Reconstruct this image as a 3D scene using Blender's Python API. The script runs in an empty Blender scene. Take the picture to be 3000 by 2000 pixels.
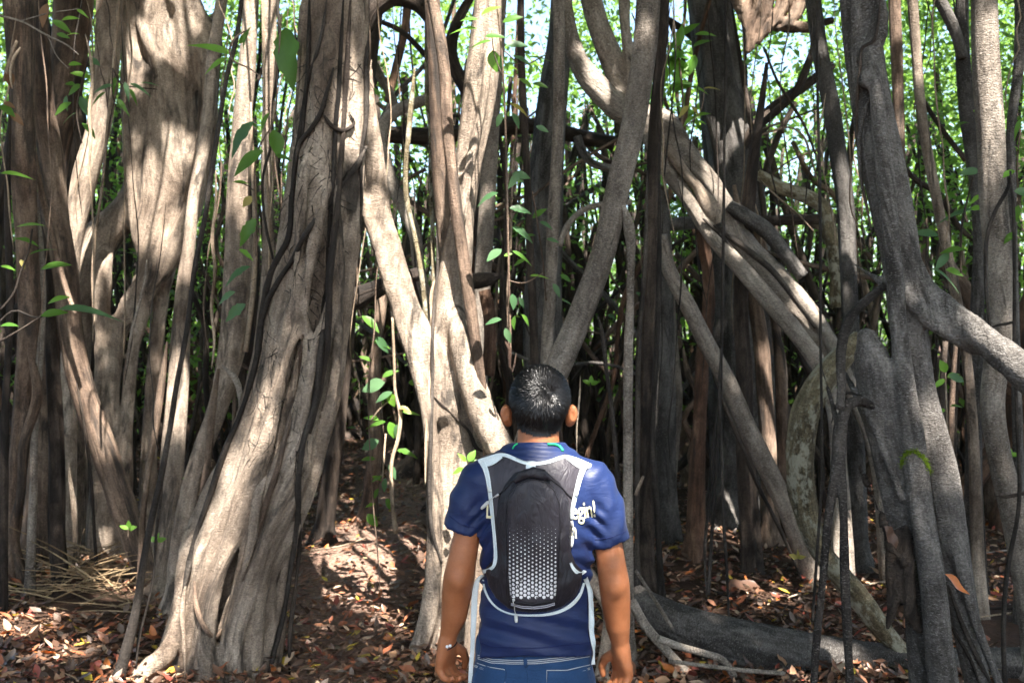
import bpy, math, random
import numpy as np
from mathutils import Vector, Matrix
from mathutils.bvhtree import BVHTree

random.seed(7)
RNG = np.random.default_rng(7)
S = bpy.context.scene
R = math.radians

# ------------------------------------------------------------------ camera
CAM_Z = 1.72
FPX = 35.0 / 36.0 * 3000.0            # focal length in photo pixels
cam = bpy.data.cameras.new('camera')
cam.lens, cam.sensor_width, cam.sensor_fit = 35.0, 36.0, 'HORIZONTAL'
cam.clip_start, cam.clip_end = 0.05, 500.0
cam.dof.use_dof = True
cam.dof.focus_distance = 2.75
cam.dof.aperture_fstop = 7.1
camo = bpy.data.objects.new('camera', cam)
S.collection.objects.link(camo)
camo.location = (0, 0, CAM_Z)
camo.rotation_euler = (R(90), 0, 0)
S.camera = camo

# ------------------------------------------------------------------ sky, sun, exposure
SUN = Vector((math.sin(R(18)) * math.cos(R(57)), -math.cos(R(18)) * math.cos(R(57)), math.sin(R(57))))   # behind the camera, a little to the right
world = bpy.data.worlds.new('World')
S.world = world
world.use_nodes = True
wn = world.node_tree
wn.nodes.clear()
sky = wn.nodes.new('ShaderNodeTexSky')
sky.sky_type = 'NISHITA'
sky.sun_disc = False
sky.sun_elevation = math.asin(SUN.z)
sky.sun_rotation = math.atan2(SUN.x, SUN.y)
sky.air_density, sky.dust_density, sky.ozone_density = 1.0, 2.5, 1.0
bg = wn.nodes.new('ShaderNodeBackground')
bg.inputs[1].default_value = 0.11
wo = wn.nodes.new('ShaderNodeOutputWorld')
wn.links.new(sky.outputs[0], bg.inputs[0])
wn.links.new(bg.outputs[0], wo.inputs[0])
sl = bpy.data.lights.new('sun', 'SUN')
sl.energy, sl.angle, sl.color = 5.0, R(0.53), (1.0, 0.94, 0.86)
so = bpy.data.objects.new('sun', sl)
S.collection.objects.link(so)
so.rotation_euler = SUN.to_track_quat('Z', 'Y').to_euler()
S.view_settings.view_transform = 'Standard'
S.view_settings.look = 'None'
S.view_settings.gamma = 1.0
S.view_settings.use_curve_mapping = False
S.view_settings.exposure = 2.4
S.cycles.use_denoising = True
S.cycles.max_bounces = 5
S.cycles.use_adaptive_sampling = True
S.cycles.adaptive_threshold = 0.03
S.cycles.diffuse_bounces = 3
S.cycles.glossy_bounces = 2
S.cycles.transmission_bounces = 4
S.cycles.transparent_max_bounces = 4
S.cycles.sample_clamp_indirect = 6.0

# ------------------------------------------------------------------ small maths
def W(px, py, d):
    """a point seen at a photo pixel, standing d metres away"""
    return np.array([(px - 1500.0) / FPX * d, d, CAM_Z - (py - 1000.0) / FPX * d])

def pixel_ray(px, py):
    v = Vector(W(px, py, 1.0)) - Vector((0, 0, CAM_Z))
    return v.normalized()

def vnoise(p):
    p = np.asarray(p, float)
    i = np.floor(p).astype(np.int64)
    f = p - i
    u = f * f * (3 - 2 * f)
    out = np.zeros(len(p))
    for a in (0, 1):
        for b in (0, 1):
            for c in (0, 1):
                h = ((i[:, 0] + a) * 374761393 + (i[:, 1] + b) * 668265263 + (i[:, 2] + c) * 1440662683) & 0xffffffff
                h = ((h ^ (h >> 13)) * 1274126177) & 0xffffffff
                h = (h ^ (h >> 16)) / 4294967295.0
                w = (u[:, 0] if a else 1 - u[:, 0]) * (u[:, 1] if b else 1 - u[:, 1]) * (u[:, 2] if c else 1 - u[:, 2])
                out += w * h
    return out * 2 - 1

def fbm(p, o=3):
    p = np.asarray(p, float)
    return sum(vnoise(p * 2.0 ** k + 17.3 * k) * 0.5 ** k for k in range(o)) / (2 - 0.5 ** (o - 1))

def gz(x, y):
    """height of the forest floor"""
    x, y = np.atleast_1d(np.asarray(x, float)), np.atleast_1d(np.asarray(y, float))
    p = np.stack([x, y, np.zeros_like(x)], 1)
    z = 0.05 * fbm(p * 0.7, 2) + 0.022 * fbm(p * 3.1 + 5, 2)
    z = z + 0.045 * np.clip(y - 9.0, 0, 30)
    z = z + 0.10 * np.exp(-((x + 1.25) / 0.55) ** 2 - ((y - 8.2) / 1.1) ** 2)
    return z * np.clip((np.hypot(x - 0.06, y - 2.5) - 0.25) / 0.8, 0, 1)

def spline(P, step):
    """smooth curve through the rows of P (any width; the first three columns are a point)"""
    P = np.asarray(P, float)
    if len(P) == 2:
        P = np.vstack([P[0], P.mean(0), P[1]])
    t = np.concatenate([[0], np.cumsum(np.linalg.norm(np.diff(P[:, :3], axis=0), axis=1))])
    m = np.gradient(P, t, axis=0)
    n = max(4, int(t[-1] / step) + 1)
    s = np.linspace(0, t[-1], n)
    k = np.clip(np.searchsorted(t, s, side='right') - 1, 0, len(t) - 2)
    h = (t[k + 1] - t[k])[:, None]
    u = ((s - t[k])[:, None]) / h
    out = ((2 * u ** 3 - 3 * u ** 2 + 1) * P[k] + (u ** 3 - 2 * u ** 2 + u) * h * m[k]
           + (-2 * u ** 3 + 3 * u ** 2) * P[k + 1] + (u ** 3 - u ** 2) * h * m[k + 1])
    return out, s

# ------------------------------------------------------------------ objects
def link(o, parent=None):
    S.collection.objects.link(o)
    if parent is not None:
        o.parent = parent
    return o

def tag(o, label=None, cat=None, group=None, kind=None):
    for k, v in (('label', label), ('category', cat), ('group', group), ('kind', kind)):
        if v:
            o[k] = v
    return o

def empty(name, loc, label=None, cat=None, group=None):
    o = bpy.data.objects.new(name, None)
    o.empty_display_size = 0.1
    o.location = [float(c) for c in loc]
    return tag(link(o), label, cat, group)

def mesh_data(name, V, quads=None, tris=None, mat=None, attrs=None, smooth=True):
    me = bpy.data.meshes.new(name)
    V = np.asarray(V, np.float32)
    loops, starts, totals, at = [], [], [], 0
    for F, n in ((quads, 4), (tris, 3)):
        if F is not None and len(F):
            F = np.asarray(F, np.int32)
            loops.append(F.ravel())
            starts.append(at + np.arange(len(F)) * n)
            totals.append(np.full(len(F), n))
            at += F.size
    loops, starts, totals = np.concatenate(loops), np.concatenate(starts), np.concatenate(totals)
    me.vertices.add(len(V)); me.vertices.foreach_set('co', V.ravel())
    me.loops.add(len(loops)); me.loops.foreach_set('vertex_index', loops.astype(np.int32))
    me.polygons.add(len(starts)); me.polygons.foreach_set('loop_start', starts.astype(np.int32))
    if attrs:
        for k, (typ, dom, data) in attrs.items():
            a = me.attributes.new(k, typ, dom)
            a.data.foreach_set('color' if 'COLOR' in typ else ('vector' if typ == 'FLOAT_VECTOR' else 'value'),
                               np.asarray(data, np.float32).ravel())
    me.update(calc_edges=True)
    if smooth:
        me.polygons.foreach_set('use_smooth', np.ones(len(starts), bool))
    me.validate()
    if mat is not None:
        me.materials.append(mat)
    return me

def mk(name, V, quads=None, tris=None, mat=None, parent=None, attrs=None, smooth=True):
    V = np.asarray(V, float)
    if parent is not None:
        off = np.array(parent.location)
        q = parent.parent
        while q is not None:
            off = off + np.array(q.location); q = q.parent
        V = V - off
    return link(bpy.data.objects.new(name, mesh_data(name, V, quads, tris, mat, attrs, smooth)), parent)

def bvh_of(V, quads=None, tris=None):
    f = []
    if quads is not None: f += [tuple(map(int, q)) for q in quads]
    if tris is not None: f += [tuple(map(int, q)) for q in tris]
    return BVHTree.FromPolygons([Vector(map(float, v)) for v in V], f)

# ------------------------------------------------------------------ tubes
def tube_geo(P, step=0.04, sides=14, lump=0.10, lumpf=3.0, flutes=0, flute=0.0, seed=0, twist=0.5, flat=None):
    """P rows: x y z radius. Returns V, quads, tris, bark coordinates (straightened along the tube)."""
    Q, s = spline(P, step)
    C, rad = Q[:, :3], np.maximum(Q[:, 3], 0.0008)
    n = len(C)
    T = np.gradient(C, axis=0); T /= np.linalg.norm(T, axis=1)[:, None] + 1e-9
    N = np.zeros_like(C)
    a = np.array([0, -1.0, 0]) if abs(T[0, 1]) < 0.9 else np.array([1.0, 0, 0])
    N[0] = a - T[0] * a.dot(T[0]); N[0] /= np.linalg.norm(N[0])
    for i in range(1, n):
        v = N[i - 1] - T[i] * N[i - 1].dot(T[i])
        N[i] = v / (np.linalg.norm(v) + 1e-9)
    B = np.cross(T, N)
    th = np.linspace(0, 2 * np.pi, sides, endpoint=False)
    ct, st = np.cos(th), np.sin(th)
    rr = np.repeat(rad[:, None], sides, 1)
    ss = np.repeat(s[:, None], sides, 1)
    bark = np.stack([rr * ct, rr * st, ss], 2).reshape(-1, 3) + np.array([seed * 1.37 % 50, seed * 2.11 % 50, seed * 0.77 % 50])
    k = 1.0
    if lump:
        q = np.stack([np.repeat(ct[None], n, 0) * 1.1, np.repeat(st[None], n, 0) * 1.1, ss * lumpf], 2).reshape(-1, 3) + seed * 3.7
        k = k + lump * fbm(q, 3).reshape(n, sides)
        k = k + lump * 0.6 * vnoise(np.stack([s * lumpf * 0.6, np.zeros(n) + seed * 5.1, np.zeros(n)], 1))[:, None]
    if flutes:
        k = k + flute * np.abs(np.sin(0.5 * (flutes * th[None] + twist * ss * 3 + seed + 1.2 * np.sin(ss * 1.7 + seed)))) - flute * 0.6
    rr = rr * k
    V = C[:, None] + rr[..., None] * (ct[None, :, None] * N[:, None] + st[None, :, None] * B[:, None])
    V = V.reshape(-1, 3)
    i = np.arange(n - 1)[:, None] * sides
    j = np.arange(sides)[None]
    j2 = (j + 1) % sides
    quads = np.stack([i + j, i + j2, i + sides + j2, i + sides + j], 2).reshape(-1, 4)
    V = np.vstack([V, C[0], C[-1]])
    bark = np.vstack([bark, bark[0], bark[-2]])
    a0, a1 = n * sides, n * sides + 1
    jj = np.arange(sides)
    tris = np.vstack([np.stack([np.full(sides, a0), (jj + 1) % sides, jj], 1),
                      np.stack([np.full(sides, a1), (n - 1) * sides + jj, (n - 1) * sides + (jj + 1) % sides], 1)])
    return V, quads, tris, bark

_seed = [1]
def tube(name, P, mat, parent=None, **kw):
    _seed[0] += 1
    kw.setdefault('seed', _seed[0] * 1.618)
    V, q, t, b = tube_geo(P, **kw)
    return mk(name, V, q, t, mat, parent, {'bark': ('FLOAT_VECTOR', 'POINT', b)})

def px_path(pts, d0, d1=None):
    """photo trace (px, py, width px[, depth]) -> rows x y z radius"""
    d1 = d0 if d1 is None else d1
    pts = list(pts)
    out = []
    for k, p in enumerate(pts):
        d = p[3] if len(p) > 3 else d0 + (d1 - d0) * k / max(1, len(pts) - 1)
        out.append(np.append(W(p[0], p[1], d), 0.5 * p[2] / FPX * d))
    return np.array(out)

def grow_up(P, ztop, rnd):
    """carry a trunk that leaves the top of the frame on up into the canopy"""
    if P[0, 2] >= ztop: return P
    v = P[0, :3] - P[1, :3]
    v = v / np.linalg.norm(v)
    v[2] = max(v[2], 0.6)
    v /= np.linalg.norm(v)
    out = [P[0]]
    c, r = P[0, :3].copy(), P[0, 3]
    while c[2] < ztop:
        v = v + np.array([rnd.uniform(-.12, .12), rnd.uniform(-.12, .12), 0.12]); v /= np.linalg.norm(v)
        c = c + v * 0.9
        r = r * 0.9
        out.insert(0, np.append(c, r))
    out[0] = out[0] * np.array([1, 1, 1, .3])
    return np.vstack([out[:-1], P])

def root_down(P, flare=1.5):
    """carry a trunk that ends in view down into the ground, widening"""
    c, r = P[-1, :3].copy(), P[-1, 3]
    g = float(gz(c[0], c[1])[0])
    v = P[-1, :3] - P[-2, :3]
    v = v / (abs(v[2]) + 1e-6)
    v[:2] = np.clip(v[:2], -0.5, 0.5)
    rows = [P]
    h = c[2] - g
    if h > 0.25:
        for f in (0.55,):
            e = c + v * h * f; e[2] = c[2] - h * f
            rows.append(np.append(e, r * 1.08)[None])
    e = c + v * max(h, 0); e[2] = g + 0.02
    if h > 0.06:
        rows.append(np.append(e, r * flare)[None])
    e2 = e + v * 0.12; e2[2] = g - 0.14
    rows.append(np.append(e2, r * (flare + 0.35))[None])
    return np.vstack(rows)

# ------------------------------------------------------------------ distance fields (fused trunks, the figure, the pack)
def surface_nets(F, org, h):
    ins = F < 0
    nx, ny, nz = F.shape
    c = np.zeros((nx - 1, ny - 1, nz - 1), np.int8)
    for a in (0, 1):
        for b in (0, 1):
            for e in (0, 1):
                c += ins[a:nx - 1 + a, b:ny - 1 + b, e:nz - 1 + e]
    act = np.argwhere((c > 0) & (c < 8))
    idx = -np.ones((nx - 1, ny - 1, nz - 1), np.int64)
    idx[tuple(act.T)] = np.arange(len(act))
    acc, cnt = np.zeros((len(act), 3)), np.zeros(len(act))
    cor = [(a, b, e) for a in (0, 1) for b in (0, 1) for e in (0, 1)]
    val = {k: F[act[:, 0] + k[0], act[:, 1] + k[1], act[:, 2] + k[2]] for k in cor}
    for p in cor:
        for ax in range(3):
            if p[ax] == 0:
                q = list(p); q[ax] = 1; q = tuple(q)
                f0, f1 = val[p], val[q]
                m = (f0 < 0) != (f1 < 0)
                t = f0[m] / (f0[m] - f1[m])
                pt = np.tile(np.array(p, float), (m.sum(), 1)); pt[:, ax] = t
                acc[m] += pt; cnt[m] += 1
    V = (act + acc / cnt[:, None]) * h + org
    Q = []
    for ax in range(3):
        b, e = [k for k in range(3) if k != ax]
        s0 = [slice(None)] * 3; s1 = [slice(None)] * 3
        s0[ax] = slice(0, -1); s1[ax] = slice(1, None)
        f0, f1 = ins[tuple(s0)], ins[tuple(s1)]
        E = np.argwhere(f0 != f1)
        E = E[(E[:, b] > 0) & (E[:, e] > 0) & (E[:, b] < F.shape[b] - 1) & (E[:, e] < F.shape[e] - 1)]
        up = f0[tuple(E.T)]
        def cell(db, de):
            k = E.copy(); k[:, b] += db; k[:, e] += de
            return idx[tuple(k.T)]
        q = np.stack([cell(-1, -1), cell(0, -1), cell(0, 0), cell(-1, 0)], 1)
        flip = up if ax != 1 else ~up
        q[~flip] = q[~flip][:, ::-1]
        Q.append(q)
    return V, np.vstack(Q)

def smin(a, b, k):
    h = np.clip(0.5 + 0.5 * (b - a) / k, 0, 1)
    return b * (1 - h) + a * h - k * h * (1 - h)

class Field:
    def __init__(s, lo, hi, h):
        s.h = h; s.org = np.array(lo, float)
        s.n = np.ceil((np.array(hi) - s.org) / h).astype(int) + 1
        s.F = np.full(s.n, 0.3, np.float32)
        s.ax = [s.org[k] + np.arange(s.n[k]) * h for k in range(3)]
    def sub(s, lo, hi):
        a = np.clip(np.floor((np.array(lo) - s.org) / s.h).astype(int), 0, s.n)
        b = np.clip(np.ceil((np.array(hi) - s.org) / s.h).astype(int) + 1, 0, s.n)
        sl = tuple(slice(i, j) for i, j in zip(a, b))
        X, Y, Z = np.meshgrid(*[s.ax[k][sl[k]] for k in range(3)], indexing='ij', sparse=True)
        return sl, X, Y, Z
    def put(s, sl, d, k, op='add'):
        if op == 'add':
            s.F[sl] = smin(s.F[sl], d, k) if k > 0 else np.minimum(s.F[sl], d)
        else:
            s.F[sl] = -smin(-s.F[sl], d, k) if k > 0 else np.maximum(s.F[sl], -d)
    def chain(s, P, k=0.03, sy=1.0, op='add', m=0.12):
        """tapered capsules along the rows (x y z r), joined hard to each other and softly to the rest"""
        P = np.asarray(P, float)
        sc = np.array([1, 1.0 / sy, 1])
        r = P[:, 3].max()
        sl, X, Y, Z = s.sub(P[:, :3].min(0) - r - m, P[:, :3].max(0) + r + m)
        D = np.full(tuple(q.stop - q.start for q in sl), 0.3, np.float32)
        o = [q.start for q in sl]
        for a, b in zip(P[:-1], P[1:]):
            rr = max(a[3], b[3]) + m
            s2, X, Y, Z = s.sub(np.minimum(a[:3], b[:3]) - rr, np.maximum(a[:3], b[:3]) + rr)
            X, Y, Z = X.astype(np.float32), Y.astype(np.float32), Z.astype(np.float32)
            pa, ba = (a[:3] * sc).astype(np.float32), ((b[:3] - a[:3]) * sc).astype(np.float32)
            l = ba.dot(ba) + np.float32(1e-12)
            x, y, z = X - pa[0], Y / np.float32(sy) - pa[1], Z - pa[2]
            t = np.clip((x * ba[0] + y * ba[1] + z * ba[2]) / l, 0, 1)
            d = np.sqrt((x - t * ba[0]) ** 2 + (y - t * ba[1]) ** 2 + (z - t * ba[2]) ** 2) - (np.float32(a[3]) + np.float32(b[3] - a[3]) * t)
            v = tuple(slice(q.start - k_, q.stop - k_) for q, k_ in zip(s2, o))
            D[v] = np.minimum(D[v], d)
        s.put(sl, D, k, op)
    def ball(s, c, r, M=None, k=0.02, op='add', m=0.08):
        r = np.array(r, float); R_ = r.max()
        sl, X, Y, Z = s.sub(np.array(c) - R_ - m, np.array(c) + R_ + m)
        x, y, z = X - c[0], Y - c[1], Z - c[2]
        if M is not None:
            x, y, z = (M[0][0] * x + M[1][0] * y + M[2][0] * z, M[0][1] * x + M[1][1] * y + M[2][1] * z, M[0][2] * x + M[1][2] * y + M[2][2] * z)
        k0 = np.sqrt((x / r[0]) ** 2 + (y / r[1]) ** 2 + (z / r[2]) ** 2) + 1e-6
        k1 = np.sqrt((x / r[0] ** 2) ** 2 + (y / r[1] ** 2) ** 2 + (z / r[2] ** 2) ** 2) + 1e-6
        s.put(sl, (k0 * (k0 - 1) / k1).astype(np.float32), k, op)
    def mesh(s):
        return surface_nets(s.F, s.org, s.h)

def vnormals(V, Q):
    n = np.cross(V[Q[:, 2]] - V[Q[:, 0]], V[Q[:, 3]] - V[Q[:, 1]])
    N = np.zeros_like(V)
    for k in range(4):
        np.add.at(N, Q[:, k], n)
    return N / (np.linalg.norm(N, axis=1)[:, None] + 1e-9)

def fused(name, strands, mat, parent=None, h=0.016, k=0.05, seed=0, rough=0.012, keep=None):
    """several strands grown together into one trunk. strands: arrays of x y z r. Returns object, V, Q"""
    den = []
    for i_, P in enumerate(strands):
        if i_ and not (keep and i_ in keep):
            v = P[0, :3] - P[1, :3]; v /= np.linalg.norm(v)
            P = np.vstack([np.append(P[0, :3] + v * 0.30 + np.array([0, .20, 0]), P[0, 3] * .2), np.append(P[0, :3] + v * 0.13 + np.array([0, .07, 0]), P[0, 3] * .62), P])
        Q_, s_ = spline(P, 0.07)
        Q_[:, 3] = np.maximum(Q_[:, 3] * (1 + 0.12 * vnoise(np.stack([s_ * 2.2, s_ * 0 + seed, s_ * 0 + P[0, 0] * 9], 1))), 0.006)
        den.append((Q_, s_))
    A = np.vstack([q for q, _ in den])
    F = Field((A[:, :3] - A[:, 3:]).min(0) - 0.06, (A[:, :3] + A[:, 3:]).max(0) + 0.06, h)
    for q, _ in den:
        F.chain(q, k)
    V, Q = F.mesh()
    # bark runs along the leading strand: one continuous frame, so no seams where strands meet
    q = den[0][0]
    o_ = np.argsort(q[:, 2])
    cx, cy = np.interp(V[:, 2], q[o_, 2], q[o_, 0]), np.interp(V[:, 2], q[o_, 2], q[o_, 1])
    bark = np.stack([V[:, 0] - cx, V[:, 1] - cy, V[:, 2] * (1 + .25 * np.abs(np.interp(V[:, 2], q[o_, 2], np.gradient(q[o_, 0], q[o_, 2] + np.arange(len(q)) * 1e-6).clip(-1, 1))))], 1)
    bark = bark + np.stack([.03 * vnoise(V * 3 + seed), .03 * vnoise(V * 3 + 9 + seed), .05 * vnoise(V * 2 + 5)], 1)
    N = vnormals(V, Q)
    st = np.stack([bark[:, 0] * 26, bark[:, 1] * 26, bark[:, 2] * 3.0], 1) + seed
    V = V + N * (rough * fbm(st, 3) + rough * 0.8 * fbm(V * 4.5 + seed, 2))[:, None]
    o = mk(name, V, Q, None, mat, parent, {'bark': ('FLOAT_VECTOR', 'POINT', bark + seed)})
    return o, V, Q

# ------------------------------------------------------------------ materials
class NT:
    def __init__(s, name):
        s.m = bpy.data.materials.new(name); s.m.use_nodes = True
        s.t = s.m.node_tree; s.t.nodes.clear()
        s.out = s.t.nodes.new('ShaderNodeOutputMaterial')
    def n(s, typ, **kw):
        x = s.t.nodes.new('ShaderNode' + typ)
        for k, v in kw.items():
            if k.startswith('i_'):
                key = k[2:]
                x.inputs[int(key) if key.isdigit() else key.replace('_', ' ')].default_value = v
            else:
                setattr(x, k, v)
        return x
    def l(s, a, b):
        s.t.links.new(a, b)
    def mul(s, sock, v):
        x = s.n('VectorMath', operation='MULTIPLY'); s.l(sock, x.inputs[0]); x.inputs[1].default_value = v
        return x.outputs[0]
    def noise(s, vec, scale, detail=4, rough=0.6, dist=0.0):
        x = s.n('TexNoise'); x.inputs['Scale'].default_value = scale; x.inputs['Detail'].default_value = detail
        x.inputs['Roughness'].default_value = rough; x.inputs['Distortion'].default_value = dist
        if vec is not None: s.l(vec, x.inputs['Vector'])
        return x.outputs[0]
    def ramp(s, fac, stops):
        x = s.n('ValToRGB'); el = x.color_ramp.elements
        while len(el) < len(stops): el.new(0.5)
        for e, (p, c) in zip(el, stops):
            e.position = p; e.color = (*c, 1) if len(c) == 3 else c
        s.l(fac, x.inputs[0])
        return x.outputs[0]
    def gray(s, fac, a, b, va=0.0, vb=1.0):
        return s.ramp(fac, [(a, (va,) * 3), (b, (vb,) * 3)])
    def mix(s, f, a, b, mode='MIX'):
        x = s.n('MixRGB', blend_type=mode)
        for k, v in enumerate((f, a, b)):
            if hasattr(v, 'links') or hasattr(v, 'is_linked'): s.l(v, x.inputs[k])
            elif k == 0: x.inputs[0].default_value = v
            else: x.inputs[k].default_value = (*v, 1)
        return x.outputs[0]
    def math(s, op, a, b=0.0, c=None):
        x = s.n('Math', operation=op)
        for k, v in enumerate((a, b) if c is None else (a, b, c)):
            if hasattr(v, 'is_linked'): s.l(v, x.inputs[k])
            else: x.inputs[k].default_value = v
        return x.outputs[0]
    def bsdf(s, col, rough=0.8, spec=0.3, bump=None, **kw):
        b = s.n('BsdfPrincipled')
        for v, key in ((col, 'Base Color'), (rough, 'Roughness'), (spec, 'Specular IOR Level')):
            if hasattr(v, 'is_linked'): s.l(v, b.inputs[key])
            else: b.inputs[key].default_value = (*v, 1) if isinstance(v, tuple) else v
        if bump is not None: s.l(bump, b.inputs['Normal'])
        for k, v in kw.items(): b.inputs[k].default_value = v
        return b
    def bump(s, hgt, dist, strength=1.0, normal=None):
        b = s.n('Bump'); b.inputs['Distance'].default_value = dist; b.inputs['Strength'].default_value = strength
        s.l(hgt, b.inputs['Height'])
        if normal is not None: s.l(normal, b.inputs['Normal'])
        return b.outputs[0]
    def done(s, sh):
        s.l(sh.outputs[0] if hasattr(sh, 'outputs') else sh, s.out.inputs[0])
        return s.m

def bark_mat(name, dark, mid, pale, speck=0.0, groove=0.55, stain=(0.03, 0.026, 0.023), lichen=None, ring=0.5, stain_at=0.60, rough=0.82, fine=1.0):
    t = NT(name)
    at = t.n('Attribute', attribute_name='bark')
    v = at.outputs['Vector']
    oi = t.n('ObjectInfo')
    blotch = t.noise(t.mul(v, (3.2, 3.2, 1.5)), 1.0, 3, 0.62, 0.6)
    streak = t.noise(t.mul(v, (34, 34, 2.6)), 1.0, 3, 0.6, 0.3)
    rings = t.noise(t.mul(v, (42, 42, 130)), 1.0, 2, 0.7, 0.8)
    grain = t.noise(v, 120.0, 2, 0.7)
    col = t.ramp(blotch, [(0.30, dark), (0.48, mid), (0.68, pale)])
    col = t.mix(groove, col, t.ramp(streak, [(0.32, (0.30, 0.28, 0.27)), (0.60, (1.2, 1.17, 1.12))]), 'MULTIPLY')
    col = t.mix(0.55 * ring + 0.1, col, t.ramp(rings, [(0.34, (0.5, 0.48, 0.46)), (0.62, (1.25, 1.23, 1.2))]), 'MULTIPLY')
    col = t.mix(0.6, col, t.ramp(grain, [(0.32, (0.42, 0.40, 0.38)), (0.68, (1.45, 1.43, 1.4))]), 'MULTIPLY')
    mott = t.noise(t.mul(v, (15, 15, 7)), 1.0, 3, 0.7, 0.5)
    col = t.mix(0.55, col, t.ramp(mott, [(0.36, (0.38, 0.35, 0.33)), (0.52, (1.0, 1.0, 1.0)), (0.66, (1.35, 1.32, 1.28))]), 'MULTIPLY')
    big = t.noise(t.mul(v, (6.5, 6.5, 1.3)), 1.0, 4, 0.7, 1.0)
    col = t.mix(t.gray(big, stain_at - .04, stain_at + 0.07, 0, 0.82), col, stain)
    if speck:
        sk = t.noise(t.mul(v, (85, 85, 210)), 1.0, 1, 0.5)
        col = t.mix(t.gray(sk, 0.60, 0.66, 0, speck), col, tuple(min(.7, c * 1.45) for c in pale))
    if lichen:
        li = t.noise(t.mul(v, (9, 9, 6)), 1.0, 5, 0.75)
        col = t.mix(t.gray(li, 0.50, 0.58, 0, 0.85), col, lichen)
    hv = t.n('HueSaturation'); hv.inputs['Saturation'].default_value = 1.0
    t.l(t.math('MULTIPLY_ADD', oi.outputs['Random'], 0.5, 0.78), hv.inputs['Value'])
    t.l(col, hv.inputs['Color'])
    hgt = t.math('ADD', t.math('MULTIPLY', streak, 1.6 * groove), t.math('ADD', t.math('MULTIPLY', rings, 0.75 * ring + 0.1), t.math('MULTIPLY', grain, 0.3)))
    hgt = t.math('ADD', hgt, t.math('MULTIPLY', blotch, 1.3))
    b = t.bump(hgt, 0.019 * fine, 1.0)
    return t.done(t.bsdf(hv.outputs[0], rough, 0.28, b))

BARK = {
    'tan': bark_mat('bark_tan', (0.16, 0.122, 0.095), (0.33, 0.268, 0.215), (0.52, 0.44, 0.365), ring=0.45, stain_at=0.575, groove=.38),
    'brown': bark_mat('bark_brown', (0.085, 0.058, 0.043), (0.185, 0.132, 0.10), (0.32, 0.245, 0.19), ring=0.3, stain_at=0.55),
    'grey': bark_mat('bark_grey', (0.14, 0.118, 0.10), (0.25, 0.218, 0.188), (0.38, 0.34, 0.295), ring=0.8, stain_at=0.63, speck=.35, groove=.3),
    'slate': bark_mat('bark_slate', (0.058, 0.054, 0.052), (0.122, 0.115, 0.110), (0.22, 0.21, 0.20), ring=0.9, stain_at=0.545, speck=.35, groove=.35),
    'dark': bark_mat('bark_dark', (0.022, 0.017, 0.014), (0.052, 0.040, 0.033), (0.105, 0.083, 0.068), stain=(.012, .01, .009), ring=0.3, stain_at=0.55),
    'lichen': bark_mat('bark_lichen', (0.12, 0.095, 0.055), (0.26, 0.22, 0.14), (0.42, 0.37, 0.25), lichen=(0.55, 0.52, 0.40), ring=0.9, fine=1.8),
    'vine': bark_mat('bark_vine', (0.018, 0.015, 0.013), (0.042, 0.036, 0.032), (0.095, 0.083, 0.074), stain=(.01, .009, .008), ring=0.9, stain_at=0.62, fine=0.5),
    'hanging': bark_mat('bark_hanging', (0.018, 0.015, 0.014), (0.046, 0.040, 0.037), (0.10, 0.09, 0.082), stain=(.012, .01, .01), ring=1.0, stain_at=0.64, speck=.8, fine=.7),
    'paleroot': bark_mat('bark_paleroot', (0.20, 0.15, 0.105), (0.34, 0.265, 0.195), (0.48, 0.39, 0.30), ring=0.3, fine=0.5, stain_at=0.66),
    'red': bark_mat('bark_red', (0.05, 0.028, 0.02), (0.12, 0.068, 0.046), (0.22, 0.14, 0.095), ring=0.2, stain_at=0.58),
}

def leaf_mat(name, a, b, trans, rough=0.42, holes=False):
    t = NT(name)
    oi = t.n('ObjectInfo')
    at = t.n('Attribute', attribute_name='tint')
    tc = t.n('TexCoord')
    f = t.math('FRACT', t.math('ADD', oi.outputs['Random'], at.outputs['Fac']))
    nz = t.noise(tc.outputs['Object'], 30, 3, 0.6)
    col = t.mix(f, a, b)
    col = t.mix(0.35, col, t.ramp(nz, [(0.3, (0.6, 0.6, 0.6)), (0.7, (1.3, 1.3, 1.2))]), 'MULTIPLY')
    p = t.bsdf(col, rough, 0.4)
    tr = t.n('BsdfTranslucent')
    t.l(t.mix(f, trans, tuple(min(1, c * 1.25) for c in trans)), tr.inputs[0])
    mx = t.n('MixShader'); mx.inputs[0].default_value = 0.42
    t.l(p.outputs[0], mx.inputs[1]); t.l(tr.outputs[0], mx.inputs[2])
    return t.done(mx)

LEAF = {
    'green': leaf_mat('leaf_green', (0.055, 0.15, 0.022), (0.11, 0.24, 0.04), (0.20, 0.38, 0.05)),
    'bright': leaf_mat('leaf_bright', (0.12, 0.30, 0.04), (0.18, 0.38, 0.05), (0.30, 0.52, 0.06)),
    'bluish': leaf_mat('leaf_bluish', (0.07, 0.16, 0.07), (0.13, 0.24, 0.12), (0.14, 0.28, 0.08)),
    'yellow': leaf_mat('leaf_yellow', (0.34, 0.30, 0.07), (0.42, 0.34, 0.10), (0.40, 0.35, 0.08)),
    'far': leaf_mat('leaf_far', (0.05, 0.13, 0.02), (0.13, 0.25, 0.045), (0.26, 0.44, 0.07)),
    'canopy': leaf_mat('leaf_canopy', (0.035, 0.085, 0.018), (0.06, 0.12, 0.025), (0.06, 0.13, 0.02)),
    'dead': leaf_mat('leaf_dead', (0.20, 0.10, 0.05), (0.34, 0.20, 0.11), (0.20, 0.10, 0.04), 0.6),
}
def plain(name, col, rough=0.6, spec=0.3, **kw):
    t = NT(name)
    return t.done(t.bsdf(col, rough, spec, **kw))
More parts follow.
